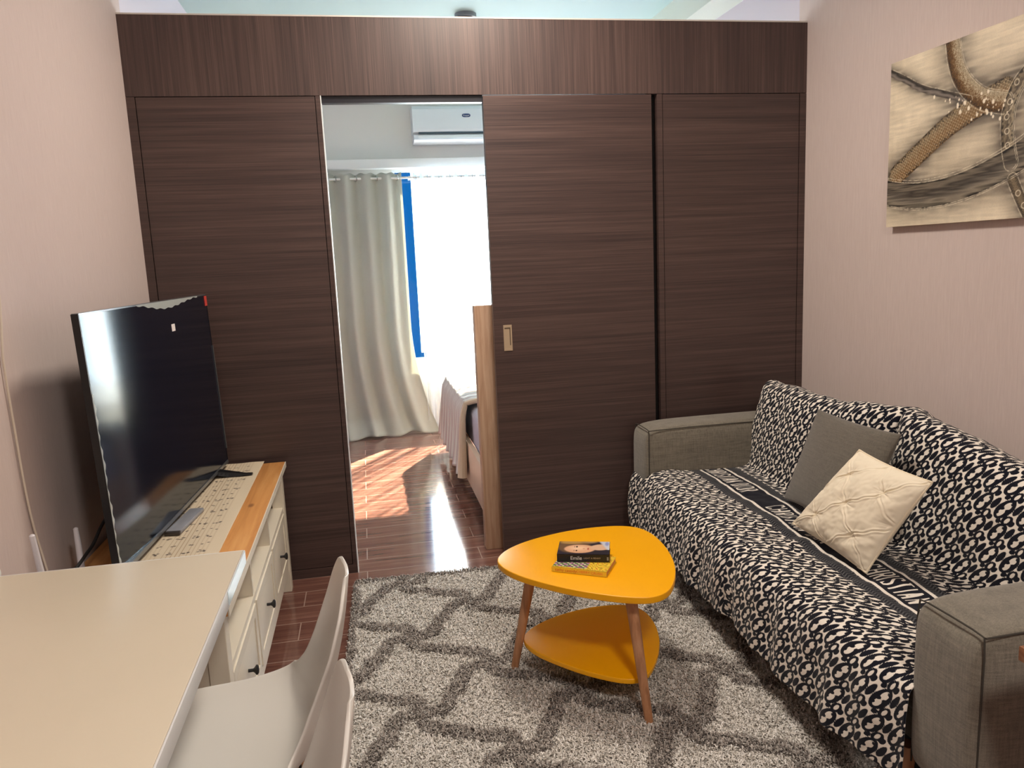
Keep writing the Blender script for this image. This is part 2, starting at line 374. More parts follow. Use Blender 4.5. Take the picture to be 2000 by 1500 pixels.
P = curtain('c', .20, 1.235, .20, 1.42, 2.10, .0, 6.5, .034, 2.88, CURM, 3, puddle=1)
c1 = grid('drape', P, CURM, bc); sm = c1.modifiers.new('s', 'SOLIDIFY'); sm.thickness = .002
for k in range(8):
    uu = (k + .0) / 6.5 + .04
    if uu > 1: break
    x = .20 + 1.035 * uu
    MB().torus((x, 2.88, 2.062), (1, .45, 0), .021, .0035, 20, 6).out('grommet', CHROME, bc, True)
sc_ = empty('sheer_curtain', (2.1, 2.88, 0), 'thin white sheer curtain glowing in front of the window', 'curtain')
P = curtain('s', 1.325, 2.85, 1.33, 2.88, 2.10, .02, 17, .024, 2.885, SHM, 5)
grid('sheer', P, SHM, sc_)
hd = curtain('s', 1.325, 2.85, 1.33, 2.88, 2.10, .02, 17, .0245, 2.884, SHM, 5)[:, :5]
HDR = Mat('sheer_header', 'E4EEF4', .8); grid('header_band', hd + np.array([0, -.001, 0]), translucent(HDR, .35, (.7, .78, .85)), sc_)
for k in range(8):
    x = 1.345 + k * .0897 * 1
    MB().torus((x, 2.88, 2.062), (1, .3, 0), .019, .003, 18, 6).out('grommet', CHROME, sc_, True)

# bed
bed = empty('bed', (2.15, 1.1, 0), 'wooden bed with pale headboard just behind the sliding panel', 'bed')
BW = wood('ash_wood', 'A88368', 'BC9A7F', 'CDAE94', axis=2, rough=.5, fine=60); BWP = simple('pale_rail', 'D8BFA8', .45, var=.06)
box('headboard', 1.372, 2.93, .100, .165, 0.0, 1.185, BW, bed, .003)
box('side_rail', 1.415, 1.445, .165, 2.16, .075, .325, BWP, bed, .003)
box('foot_rail', 1.415, 2.93, 2.16, 2.19, .075, .325, BWP, bed, .003)
for x, y in ((1.44, 2.12), (2.88, 2.12)): box('leg', x, x + .05, y, y + .05, 0, .078, BWP, bed)
SHEET = Mat('grey_sheet', 'B7B6C4', .9); st = SHEET.n('ShaderNodeTexWave', wave_type='BANDS', bands_direction='Y'); st.inputs['Scale'].default_value = 14; st.inputs['Distortion'].default_value = 1.5
SHEET.l(SHEET.coords(), st.inputs['Vector']); SHEET.color(SHEET.mix(st.outputs['Fac'], '9C9DB0', 'D3D2DC')); SHEET.bump(st.outputs['Fac'], .4, .004)
box('mattress', 1.45, 2.92, .17, 2.15, .28, .535, SHEET.m, bed, .05, 5)
# blanket draped over the foot half
BL = Mat('striped_blanket', 'C9C4BE', .92); w_ = BL.n('ShaderNodeTexWave', wave_type='BANDS', bands_direction='Y'); w_.inputs['Scale'].default_value = 7; w_.inputs['Distortion'].default_value = 2.5; w_.inputs['Detail'].default_value = 2
BL.l(BL.coords((1, 1, .15)), w_.inputs['Vector']); BL.color(BL.ramp(w_.outputs['Fac'], [(.1, 'B5A3A0'), (.45, 'CFCBC4'), (.7, 'A9BDC0'), (1, 'DAD2C8')]))
nx, ny = 90, 130
t = np.linspace(0, 1, nx)[:, None]; s = np.linspace(0, 1, ny)[None, :]
y = 1.02 + 1.19 * s
arc = t * 1.45
zt = .565 + .008 * np.sin(22 * s) + 0 * t
hang = np.clip(.50 - arc, 0, .6)      # first part hangs
xx = np.where(arc < .44, 1.405 - .035 * np.sin(np.clip((.44 - arc) / .44, 0, 1) * PI) * 0 - .03 * (1 - arc / .44), 1.405 + (arc - .44))
zz = np.where(arc < .44, .565 - (.44 - arc) * 1.02, .565)
cornr = np.exp(-((arc - .44) / .05) ** 2)
xx = xx + .018 * cornr; zz = zz - .014 * cornr + .006 * np.sin(40 * s + 3 * t)
fold = np.clip((.44 - arc) / .44, 0, 1)
xx = xx + fold * .016 * np.sin(2 * PI * s * 6.5 + 1) - fold * .012; yb = y + fold * .05 * (s - .5) - .10 * fold * np.clip(1 - s * 4, 0, 1) * 0
P = np.stack([xx + 0 * s, yb, np.maximum(zz + 0 * s, .045)], -1)
bl = empty('blanket', (2.0, 1.6, .5), 'grey striped blanket draped over the foot half of the bed', 'blanket')
o = grid('cover', P, BL.m, bl); o.modifiers.new('s', 'SOLIDIFY').thickness = .012
LIN = simple('cream_lining', 'CDBBA5', .9, bump=.3)
tb = MB(); tb.tube([(P[i, 0, 0] - .004, P[i, 0, 1] - .016 - .014 * math.sin(i / nx * 9) * 0, P[i, 0, 2] + .006) for i in range(0, 70, 3)], [.016 + .014 * max(0, 1 - i / 26) for i in range(0, 70, 3)], 10)
tb.out('folded_edge', LIN, bl, True)

# ------------------------------------------------------------------ left side: television bench and what stands on it
tvb = empty('television_bench', (.25, -.81, 0), 'white television bench with pine top and open shelves under the television', 'television bench')
CREAM = simple('cream_lacquer', 'E2DAC8', .4, var=.03); PINE = wood('oiled_pine', 'A9682F', 'C98A4C', 'DDA668', axis=1, rough=.4, knots=True, fine=26)
Y0, Y1 = -1.545, -.068
mb = MB().box(.012, .488, Y0, Y1, .548, .570, .003)
mb.out('top', PINE, tvb, True)
box('top_edge', .4882, .4915, Y0, Y1, .547, .5695, CREAM, tvb)
for yy in (Y0 + .02, Y1 - .038): box('side_panel', .030, .468, yy, yy + .018, .10, .548, CREAM, tvb)
for yy in (Y0 + .012, Y1 - .062): MB().box(.425, .474, yy, yy + .05, 0, .548, .002).out('leg', CREAM, tvb)
for yy in (Y0 + .012, Y1 - .062): MB().box(.025, .07, yy, yy + .05, 0, .548, .002).out('leg', CREAM, tvb)
box('back_panel', .022, .030, Y0 + .03, Y1 - .03, .12, .548, CREAM, tvb)
box('shelf', .030, .468, Y0 + .038, Y1 - .038, .365, .383, CREAM, tvb)
box('bottom_rail', .440, .468, Y0 + .06, Y1 - .06, .095, .130, CREAM, tvb)
box('top_rail', .445, .468, Y0 + .06, Y1 - .06, .528, .548, CREAM, tvb)
bay = (Y1 - .062 - (Y0 + .062)) / 3
for k in (1, 2): box('divider', .030, .466, Y0 + .062 + bay * k - .008, Y0 + .062 + bay * k + .008, .13, .548, CREAM, tvb)
KN = simple('black_knob', '17181B', .45)
for k in range(3):
    a = Y0 + .062 + bay * k + .010; b = a + bay - .020
    d = MB().box(.450, .468, a, b, .134, .362, .0015)
    d.box(.466, .472, a + .002, a + .035, .136, .360).box(.466, .472, b - .035, b - .002, .136, .360).box(.466, .472, a + .035, b - .035, .136, .168).box(.466, .472, a + .035, b - .035, .328, .360)
    dd = d.out('drawer', CREAM, tvb, True)
    cy = (a + b) / 2
    MB().lathe([(.005, 0), (.005, .014), (.008, .018), (.014, .022), (.0145, .026), (.010, .029), (.003, .030)], (.468, cy, .248), 'X', 20).out('knob', KN, dd, True)

# runner
RX0, RX1 = .125, .398
nx, ny = 112, 590
x = np.linspace(RX0, RX1, nx)[:, None]; y = np.linspace(-1.535, -.035, ny)[None, :]
X = x + 0 * y; Y = y + 0 * x
col = np.ones((nx, ny, 4)); base = np.array([.62, .52, .38]); 
nz = (np.sin(X * 900) * .5 + .5)[..., None] * .03
wv = .5 + .5 * np.sin(X * 38 + .7 * np.sin(Y * 9)) ; cc = base * (1 + .05 * wv[..., None]) + nz * .3
ink = np.zeros((nx, ny))
for g in (.165, .235, .305):
    for k in range(5):
        ink = np.maximum(ink, np.clip(1 - np.abs(X - (g + k * .0125)) / .0016, 0, 1) * .75)
cc = cc * (1 - ink[..., None]) + np.array([.30, .17, .08]) * ink[..., None]
nt = np.zeros((nx, ny)); rn = np.random.default_rng(2)
for yi in np.arange(-1.50, -.05, .066):
    big = int(round((yi + 1.5) / .066)) % 2 == 0
    for xi in np.arange(.17, .372, .043):
        for q in range(5 if big else 2):
            ox, oy = rn.uniform(-.013, .013), rn.uniform(-.010, .010)
            r_ = ((X - xi - ox) / .0040) ** 2 + ((Y - yi - oy) / .0032) ** 2
            nt = np.maximum(nt, np.clip(1.6 - r_, 0, 1))
        if big and rn.random() < .6: nt = np.maximum(nt, np.clip(1 - np.hypot(X - xi - .006, (Y - yi) * .25) / .0035, 0, 1) * .8)
cc = cc * (1 - nt[..., None]) + np.array([.035, .02, .02]) * nt[..., None]
col[..., :3] = cc
VC = Mat('runner_print', rough=.85); at = VC.n('ShaderNodeAttribute', attribute_name='Col'); VC.color(at.outputs['Color']); VC.bump(VC.noise(VC.coords(), 900, 2), .25, .0006)
Z = .5720 + .0006 * np.sin(X * 60 + Y * 11) + 0 * X
drop = 0 * Z
run = grid('table_runner', np.stack([X, Y, Z], -1), VC.m, None, {'Col': col})
run.modifiers.new('s', 'SOLIDIFY').thickness = .0012
tag(run, 'cream cloth runner printed with music notes on the pine bench top', 'table runner')

# television
tvr = Matrix.Rotation(-.049, 4, 'Z'); T0 = Vector((.177, -1.305, .594))
tv = empty('television', (.20, -.7, .594), 'large flat black television standing on the bench', 'television')
def tvpt(l, d, h): # along, outwards (+x), up
    a = .064; return Vector((T0.x + l * math.sin(a) + d * math.cos(a) - .02 * h / .71, T0.y + l * math.cos(a) - d * math.sin(a), T0.z + h))
def tvbox(name, l0, l1, d0, d1, h0, h1, mat, bev=0, parent=None):
    t = bmesh.new(); bmesh.ops.create_cube(t, size=1)
    for v in t.verts: v.co = Vector((l0 + (v.co.x + .5) * (l1 - l0), d0 + (v.co.y + .5) * (d1 - d0), h0 + (v.co.z + .5) * (h1 - h0)))
    if bev: bmesh.ops.bevel(t, geom=t.edges[:], offset=bev, segments=2, affect='EDGES')
    for v in t.verts: v.co = tvpt(*v.co)
    m = MB(); m.add(t); return m.out(name, mat, parent or tv, bool(bev))
SCR = Mat('screen_glass', (.003, .006, .016), .12, spec=.5); SCR.b.inputs['Specular Tint'].default_value = (.35, .72, 1, 1)
TVB = simple('tv_plastic', '0E0E11', .35); BEZ = simple('bezel_metal', '8A8F94', .3, .8)
TL, TH = 1.23, .71
tvbox('back_cover', .06, TL - .004, -.030, -.0125, .004, TH - .004, TVB)
tvbox('back_housing', .10, TL - .10, -.055, -.018, .02, .38, TVB, .006)
ls = np.linspace(.003, TL - .003, 60); bow = -.0115 * np.clip(1 - ls / .45, 0, 1) ** 2
grid('screen', np.array([[tvpt(l, .0005 + b_, h) for h in np.linspace(.010, TH - .003, 12)] for l, b_ in zip(ls, bow)]), SCR.m, tv)
tvbox('bottom_bezel', 0, TL, -.014, .003, -.004, .010, BEZ, .001)
tvbox('edge_frame', -.0035, .003, -.017, .0015, 0, TH, TVB); tvbox('edge_frame', TL - .003, TL + .0015, -.016, .0015, 0, TH, TVB); tvbox('edge_frame', 0, TL, -.016, .0015, TH - .003, TH + .0015, BEZ)
# clear protective film strip peeling on the near edge and along the top
FILM = Mat('clear_film', 'C9D2D0', .25); FILM.b.inputs['Alpha'].default_value = .75
n = 60; A = []
for k in range(n): 
    h = .03 + .47 * k / (n - 1); w = .010 + .004 * math.sin(k * 1.3) + .003 * math.sin(k * .37 + 1); A.append([tvpt(-.004, .0035, h), tvpt(-.004 + w, .0025, h)])
grid('protective_film', np.array(A), FILM.m, tv)
A = []
for k in range(n):
    l = .42 + .68 * k / (n - 1); w = .004 + .022 * max(0, math.sin(PI * (k / n) ** .8)) ** 2 + .002 * math.sin(k * .9); A.append([tvpt(l, .0022, TH), tvpt(l, .0022, TH - w)])
grid('protective_film', np.array(A), FILM.m, tv)
tvbox('strip', TL - .003, TL + .004, -.004, .004, .06, .50, BEZ)
tvbox('sticker', .735, .772, .0005, .0012, .601, .626, simple('white_sticker', 'EDE6E2', .5)); bpy.data.objects['sticker']['label'] = 'small white square sticker'
tvbox('tag', TL - .032, TL + .003, .0016, .0028, .665, .705, simple('red_tag', 'C8453C', .5)); bpy.data.objects['tag']['label'] = 'red corner tag'
def foot(l):
    m = MB()
    for e in (.135, -.13):
        a = tvpt(l, 0, .0); b = tvpt(l - .01 if e > 0 else l - .03, e, 0); b.z = .583; a.z = .600
        n = 10; pts = [a.lerp(b, k / (n - 1)) for k in range(n)]
        for k, p in enumerate(pts): p.z = .600 - .0175 * min(1, (k / (n - 1)) * 1.3) + .0 
        t = bmesh.new(); rings = []
        dirv = (b - a); dirv.z = 0; dirv.normalize(); sd = Vector((-dirv.y, dirv.x, 0))
        for k, p in enumerate(pts):
            w = .021 * (1 - k / (n - 1)) + .008; zb = .5755 if k > 3 else .5755 + .010 * (1 - k / 3)
            zt = max(p.z, .582)
            rings.append([t.verts.new((p + sd * w).to_tuple()[:2] + (zb,)), t.verts.new((p - sd * w).to_tuple()[:2] + (zb,)), t.verts.new((p - sd * w * .7).to_tuple()[:2] + (zt,)), t.verts.new((p + sd * w * .7).to_tuple()[:2] + (zt,))])
        for R1, R2 in zip(rings, rings[1:]):
            for q in range(4): t.faces.new((R1[q], R1[(q + 1) % 4], R2[(q + 1) % 4], R2[q]))
        t.faces.new(rings[0]); t.faces.new(rings[-1][::-1]); m.add(t)
    return m.out('foot', TVB, tv)
foot(1.065); foot(.05)

# little box under the television
sb = empty('media_box', (.235, -.82, .574), 'small grey box in clear wrap lying in front of the television', 'media box')
R_ = Matrix.Rotation(-.12, 4, 'Z')
MB().box(.214, .262, -.93, -.700, .574, .587, .003, rot=R_).out('body', simple('grey_box', '8D8F97', .3), sb, True)
MB().box(.214, .262, -.942, -.929, .5745, .586, .002, rot=R_, about=(.231, -.8225, .58)).out('end_cap', simple('dark_cap', '3A3533', .4), sb, True)
# router with antennas behind the television, cables
rt = empty('router', (.075, -1.37, .57), 'white router with two upright antennas in the corner behind the television', 'router')
RW = simple('router_white', 'D9D6DC', .4)
box('body', .035, .115, -1.49, -1.23, .5705, .597, RW, rt, .006)
for y, lean in ((-1.478, -.030), (-1.243, -.004)):
    MB().tube([(.060, y, .590), (.060, y + lean * .1, .615), (.060, y + lean * .3, .68), (.060, y + lean, .795 if lean < -.01 else .722), (.060, y + lean, .798 if lean < -.01 else .725)], [.0085, .0085, .008, .0065, .003], 12).out('antenna', RW, rt, True)
def cable(name, pts, r, mat, label, cat='cable'):
    P_ = [Vector(p) for p in pts]; out = []
    for i in range(len(P_) - 1):
        p0, p1, p2, p3 = P_[max(i - 1, 0)], P_[i], P_[i + 1], P_[min(i + 2, len(P_) - 1)]
        for k in range(8):
            t = k / 8; out.append(.5 * ((2 * p1) + (p2 - p0) * t + (2 * p0 - 5 * p1 + 4 * p2 - p3) * t * t + (3 * p1 - p0 - 3 * p2 + p3) * t ** 3))
    out.append(P_[-1]); o = MB().tube(out, r, 8).out(name, mat, None, True); return tag(o, label, cat)
cable('wall_cable', [(.006, -1.375, 1.75), (.006, -1.362, 1.40), (.006, -1.372, 1.30), (.006, -1.392, 1.20), (.006, -1.386, 1.02), (.006, -1.380, .90), (.006, -1.368, .80), (.008, -1.350, .715), (.022, -1.345, .60)], .0028, simple('cream_cable', 'D6CABB', .5), 'thin cream cable running down the left wall')
cable('power_cord', [(.13, -1.05, .74), (.11, -1.11, .722), (.10, -1.17, .700), (.10, -1.25, .675), (.10, -1.33, .665), (.095, -1.42, .640), (.13, -1.46, .60), (.14, -1.50, .5745)], .0045, BLACK, 'black power cord curving behind the near end of the television')
so = empty('wall_outlet', (0, -1.64, .77), 'pale plug in a wall outlet at the left edge just above the table', 'outlet')
box('plate', .0005, .010, -1.70, -1.615, .70, .80, simple('outlet_plate', 'E2D3C5', .4), so, .002)
MB().lathe([(.020, 0), (.020, .018), (.014, .026), (.006, .030)], (.010, -1.640, .755), 'X').out('plug', WHITEP, so, True)

# ------------------------------------------------------------------ dining table and chairs
DT = empty('dining_table', (.27, -2.3, 0), 'cream-topped dining table against the left wall in the foreground', 'dining table')
TOPM = simple('cream_table_top', 'D3C7B2', .38, var=.03); EDG = simple('white_edge_band', 'D9DADA', .35)
box('tabletop', .002, .556, -3.02, -1.640, .716, .750, TOPM, DT, .0015)
box('edge_band', .5562, .5600, -3.02, -1.638, .716, .7495, EDG, DT, .001)
box('edge_band', .002, .556, -1.6398, -1.636, .716, .7495, EDG, DT, .001)
for x, y in ((.02, -1.72), (.02, -3.0), ): box('leg', x, x + .05, y, y + .05, 0, .716, EDG, DT, .002)
box('leg', .36, .41, -3.0, -2.95, 0, .716, EDG, DT, .002)
box('apron', .02, .45, -1.74, -1.72, .66, .716, EDG, DT)
tp = MB().box(.5601, .5612, -1.88, -1.645, .722, .7505); tp.out('tape', simple('clear_tape', 'D5EAF4', .15), DT)

ctrl = [(-.245, .405, .150, .00), (-.232, .430, .190, .004), (-.19, .441, .215, .012), (-.10, .436, .226, .028), (.02, .428, .230, .040), (.11, .434, .228, .05), (.165, .458, .208, .06), (.195, .505, .178, .055), (.212, .56, .160, .045), (.226, .62, .163, .034), (.238, .67, .170, .026), (.247, .715, .166, .020), (.253, .75, .146, .014), (.257, .774, .105, .010), (.259, .783, .045, .006)]
def chair_shell():
    C = np.array(ctrl); k = len(C); tt = np.linspace(0, k - 1, 90)
    def cat(col):
        out = []
        for t_ in tt:
            i = min(int(t_), k - 2); f = t_ - i; p0, p1, p2, p3 = C[max(i - 1, 0), col], C[i, col], C[i + 1, col], C[min(i + 2, k - 1), col]
            out.append(.5 * (2 * p1 + (p2 - p0) * f + (2 * p0 - 5 * p1 + 4 * p2 - p3) * f * f + (3 * p1 - p0 - 3 * p2 + p3) * f ** 3))
        return np.array(out)
    x, z, w, c = cat(0), cat(1), cat(2), cat(3)
    dx, dz = np.gradient(x), np.gradient(z); L = np.hypot(dx, dz); nx_, nz_ = -dz / L, dx / L
    u = np.linspace(-1, 1, 41)
    P = np.zeros((90, 41, 3)); q = np.abs(u) ** 2.3
    P[:, :, 0] = x[:, None] + nx_[:, None] * c[:, None] * q
    P[:, :, 1] = w[:, None] * u * .962
    P[:, :, 2] = z[:, None] + nz_[:, None] * c[:, None] * q
    return P
SHELL = Mat('chair_shell', 'D9D6D0', .32, spec=.45).m; BEECH = wood('beech_legs', 'A87850', 'C09068', 'D2A680', axis=2, rough=.45, fine=50); WIRE = simple('black_wire', '1B1B1D', .4, .6)
def make_chair():
    r = empty('shell_chair', (0, 0, 0), '', 'chair', 'white shell chairs at the dining table')
    o = grid('shell', chair_shell(), SHELL, r); m = o.modifiers.new('s', 'SOLIDIFY'); m.thickness = .007; m.offset = -1
    b = o.modifiers.new('b', 'SUBSURF'); b.levels = 0; b.render_levels = 1
    for sx in (-1, 1):
        for sy in (-1, 1):
            MB().rod((-.20 if sx < 0 else .125, sy * .20, 0), (sx * .125 - .01, sy * .125, .405), .010, .0155).out('leg', BEECH, r, True)
    w = MB()
    for sx in (-1, 1): w.rod((sx * .17 - .01, -.168, .20), (sx * .130 - .01, .13, .395), .003).rod((sx * .17 - .01, .168, .20), (sx * .130 - .01, -.13, .395), .003)
    for sy in (-1, 1): w.rod((-.18, sy * .168, .20), (.12, sy * .13, .395), .003).rod((.16, sy * .168, .20), (-.14, sy * .13, .395), .003)
    w.rod((-.14, -.13, .40), (-.14, .13, .40), .005).rod((.12, -.13, .40), (.12, .13, .40), .005); w.out('brace', WIRE, r)
    return r
def dup(root):
    r = root.copy(); COL.objects.link(r)
    for ch in root.children:
        c = ch.copy(); COL.objects.link(c); c.parent = r
        for g in ch.children: d = g.copy(); COL.objects.link(d); d.parent = c
    return r
ch = make_chair(); ch['label'] = 'white shell chair nearer the television bench, far one of two at the table'; ch.location = (.540, -1.932, 0); ch.rotation_euler.z = .05
c2 = dup(ch); c2['label'] = 'white shell chair in the bottom foreground, nearest the camera'; c2.location = (.556, -2.385, 0); c2.rotation_euler.z = .05

# ------------------------------------------------------------------ rug
def smoothnoise(shape, cells, seed):
    r = np.random.default_rng(seed); g = r.uniform(-1, 1, (cells[0] + 2, cells[1] + 2))
    a = np.linspace(0, cells[0], shape[0]); b = np.linspace(0, cells[1], shape[1]); i = a.astype(int); j = b.astype(int)
    i = np.minimum(i, cells[0]); j = np.minimum(j, cells[1])
    fa = (a - i)[:, None]; fb = (b - j)[None, :]; fa = fa * fa * (3 - 2 * fa); fb = fb * fb * (3 - 2 * fb)
    G = lambda p, q: g[np.ix_(p, q)]
    return G(i, j) * (1 - fa) * (1 - fb) + G(i + 1, j) * fa * (1 - fb) + G(i, j + 1) * (1 - fa) * fb + G(i + 1, j + 1) * fa * fb
RW_, RL_ = 1.62, 1.98
nx, ny = 460, 560
lx = np.linspace(0, RW_, nx)[:, None]; ly = np.linspace(0, -RL_, ny)[None, :]
LX = lx + 0 * ly; LY = ly + 0 * lx
th = math.radians(-1.9); WXr = .742 + LX * math.cos(th) - LY * math.sin(th); WYr = -.165 + LX * math.sin(th) + LY * math.cos(th)
p_ = (WXr - .957) + (WYr + .76); q_ = (WXr - .957) - (WYr + .76)
wob = smoothnoise((nx, ny), (46, 66), 3) * .010 + smoothnoise((nx, ny), (140, 200), 4) * .006
def wrap(a, P): return (a + P / 2) % P - P / 2
d1 = np.abs(wrap(p_ + .046 * np.sin(2 * PI * q_ / .5) + .016 * np.sin(4 * PI * q_ / .5), .5)) / 1.25
d2 = np.abs(wrap(q_ - .046 * np.sin(2 * PI * p_ / .5) - .016 * np.sin(4 * PI * p_ / .5), .5)) / 1.25
node = np.minimum(np.hypot(wrap(WXr - .957, .5), wrap(WYr + .76, .5)), np.hypot(wrap(WXr - .957 - .25, .5), wrap(WYr + .76 - .25, .5)))
bd = np.minimum(d1, d2) + wob - .012 * np.exp(-(node / .05) ** 2)
edge = np.minimum(np.minimum(LX, RW_ - LX), np.minimum(-LY, RL_ + LY))
bd = np.minimum(bd, np.abs(edge - .005) + wob + .006)
bdm = np.clip((.037 - bd) / .010, 0, 1)
hgt = .022 + .006 * bdm + .0042 * smoothnoise((nx, ny), (200, 290), 5) + .0032 * rng.uniform(-1, 1, (nx, ny))
hgt = hgt * np.clip(edge / .012, 0, 1) ** .4 + .002
RUG = Mat('shag_rug', 'B0A898', .95, spec=.1); at = RUG.n('ShaderNodeAttribute', attribute_name='border')
v = RUG.coords(); n1 = RUG.noise(v, 260, 3, .7); n2 = RUG.noise(v, 110, 3, .7, 1.5); n3 = RUG.noise(v, 7, 3)
cr1 = RUG.ramp(n1, [(.32, '8C867D'), (.5, 'C4BDB3'), (.7, 'E4DFD7')]); br1 = RUG.ramp(n2, [(.34, '524B47'), (.52, '857D77'), (.72, 'A9A29B')])
cr1 = RUG.mix(RUG.math('MULTIPLY', n3, .30), cr1, 'A79C8D')
bf = RUG.math('ADD', at.outputs['Fac'], RUG.math('MULTIPLY', RUG.math('SUBTRACT', n2, .5), .9))
RUG.color(RUG.mix(RUG.ramp(bf, [(.38, (0, 0, 0)), (.60, (1, 1, 1))]), cr1, br1)); RUG.bump(RUG.math('ADD', n1, n2), .9, .006); RUG.b.inputs['Sheen Weight'].default_value = .2
rug = grid('rug', np.stack([WXr + rng.uniform(-1, 1, (nx, ny)) * .0012, WYr + rng.uniform(-1, 1, (nx, ny)) * .0012, hgt], -1), RUG.m, None, {'border': bdm}, flip=True)
tag(rug, 'cream shag rug with a raised grey-brown trellis pattern under the coffee table', 'rug')

# yarn tufts of the pile
nt_ = 210000; tx = rng.uniform(.004, RW_ - .004, nt_); ty = rng.uniform(.004, RL_ - .004, nt_)
ii = np.clip((tx / RW_ * (nx - 1)).astype(int), 0, nx - 1); jj = np.clip((ty / RL_ * (ny - 1)).astype(int), 0, ny - 1)
bx_, by_, bz_ = WXr[ii, jj], WYr[ii, jj], hgt[ii, jj]; bb = bdm[ii, jj]; bb = np.clip(bb + rng.normal(0, .12, nt_), 0, 1)
an = rng.uniform(0, 2 * PI, nt_); ln = rng.uniform(.003, .011, nt_); hh = rng.uniform(.003, .011, nt_) * (1 + .35 * bb); wd_ = rng.uniform(.0012, .0024, nt_); aw = an + PI / 2 + rng.normal(0, .4, nt_)
ca, sa, cw, sw = np.cos(an), np.sin(an), np.cos(aw), np.sin(aw)
def pt(f, w, z): return np.stack([bx_ + ca * ln * f + cw * wd_ * w, by_ + sa * ln * f + sw * wd_ * w, bz_ - .004 + z], -1)
V5 = np.stack([pt(-.2, -1, 0), pt(-.2, 1, 0), pt(.45, 1.1, .004 + hh * .8), pt(.45, -1.1, .004 + hh * .8), pt(1, .7, .004 + hh * .75), pt(1, -.7, .004 + hh * .75)], 1)
k6 = (np.arange(nt_) * 6)[:, None]; Fq = np.concatenate([k6 + np.array([[0, 1, 2, 3]]), k6 + np.array([[3, 2, 4, 5]])])
shade = rng.uniform(0, 1, nt_); PILE = Mat('pile_yarn', 'B0A898', .95, spec=.05); a1 = PILE.n('ShaderNodeAttribute', attribute_name='border'); a2 = PILE.n('ShaderNodeAttribute', attribute_name='shade')
PILE.color(PILE.mix(a1.outputs['Fac'], PILE.ramp(a2.outputs['Fac'], [(0, 'B4AFA7'), (.5, 'DDD8D1'), (1, 'F6F3EF')]), PILE.ramp(a2.outputs['Fac'], [(0, '6A635F'), (.5, '9A928C'), (1, 'C6C0BA')])))
pile = pymesh('pile', V5.reshape(-1, 3), Fq, PILE.m, rug, False, {'border': np.repeat(bb, 6), 'shade': np.repeat(shade, 6)}); pile['kind'] = 'stuff'

# ------------------------------------------------------------------ coffee table
ct = empty('coffee_table', (1.57, -1.18, .02), 'yellow rounded-triangle coffee table with lower shelf and wooden legs', 'coffee table')
top = [(1.237, -1.075), (1.279, -1.004), (1.352, -0.948), (1.433, -0.912), (1.534, -0.884), (1.632, -0.877), (1.724, -0.89), (1.78, -0.925), (1.806, -0.992), (1.808, -1.097), (1.792, -1.215), (1.765, -1.311), (1.724, -1.398), (1.68, -1.46), (1.63, -1.484), (1.58, -1.475), (1.515, -1.443), (1.425, -1.378), (1.344, -1.298), (1.28, -1.218), (1.245, -1.144)]
shf = [(1.312, -1.075), (1.345, -1.018), (1.409, -0.968), (1.494, -0.930), (1.596, -0.907), (1.691, -0.911), (1.750, -0.935), (1.779, -0.99), (1.780, -1.082), (1.757, -1.188), (1.716, -1.282), (1.664, -1.364), (1.627, -1.402), (1.583, -1.410), (1.533, -1.386), (1.456, -1.322), (1.381, -1.232), (1.330, -1.155)]
def smooth_loop(p, it=3):
    p = [Vector(a) for a in p]
    for _ in range(it):
        q = []
        for i in range(len(p)):
            a, b = p[i], p[(i + 1) % len(p)]; q += [a * .75 + b * .25, a * .25 + b * .75]
        p = q
    return [(a.x, a.y) for a in p]
YEL = Mat('yellow_lacquer', 'F9B000', .36); YEL = YEL.m; YELE = simple('yellow_lacquer_edge', 'D9950F', .5)
MB().prism(smooth_loop(top, 2), .404, .425, .003).out('tabletop', YEL, ct, True)
MB().prism(smooth_loop(shf, 2), .118, .135, .003).out('lower_shelf', YEL, ct, True)
LEGW = wood('table_leg_wood', '9A6A48', 'B8845E', 'CB9C76', axis=2, rough=.45, fine=60)
for (fx_, fy_), (tx, ty) in (((1.286, -1.058), (1.352, -1.112)), ((1.612, -1.465), (1.588, -1.385)), ((1.775, -.905), (1.70, -.99))):
    MB().rod((fx_, fy_, .024), (tx, ty, .405), .0125, .0185, 20).out('leg', LEGW, ct, True)
# books
def book(name, cx, cy, z0, L, Wd, T, ang, cover, pages, label, cat='book'):
    b = empty(name, (cx, cy, z0), label, cat)
    R = Matrix.Rotation(ang, 4, 'Z')
    def bx(nm, x0, x1, y0, y1, a, c, mat, bev=0):
        m = MB().box(cx + x0, cx + x1, cy + y0, cy + y1, a, c, bev, rot=R, about=(cx, cy, z0)); return m.out(nm, mat, b, bool(bev))
    bx('pages', -L / 2 + .002, L / 2 - .002, -Wd / 2 + .002, Wd / 2 - .003, z0 + .001, z0 + T - .001, pages)
    c = MB().box(cx - L / 2, cx + L / 2, cy - Wd / 2, cy + Wd / 2, z0, z0 + .001, rot=R, about=(cx, cy, z0)).box(cx - L / 2, cx + L / 2, cy - Wd / 2, cy + Wd / 2, z0 + T - .001, z0 + T, rot=R, about=(cx, cy, z0)).box(cx - L / 2, cx + L / 2, cy - Wd / 2 - .001, cy - Wd / 2 + .001, z0, z0 + T, rot=R, about=(cx, cy, z0))
    c.out('cover', cover, b); return b, R
PAGE = simple('page_block', 'C58B55', .9); PAGEW = simple('pale_pages', 'D8CDB8', .9)
YC = Mat('yellow_cover', 'E8C63A', .4).m; DKC = Mat('black_cover', '14141C', .3).m
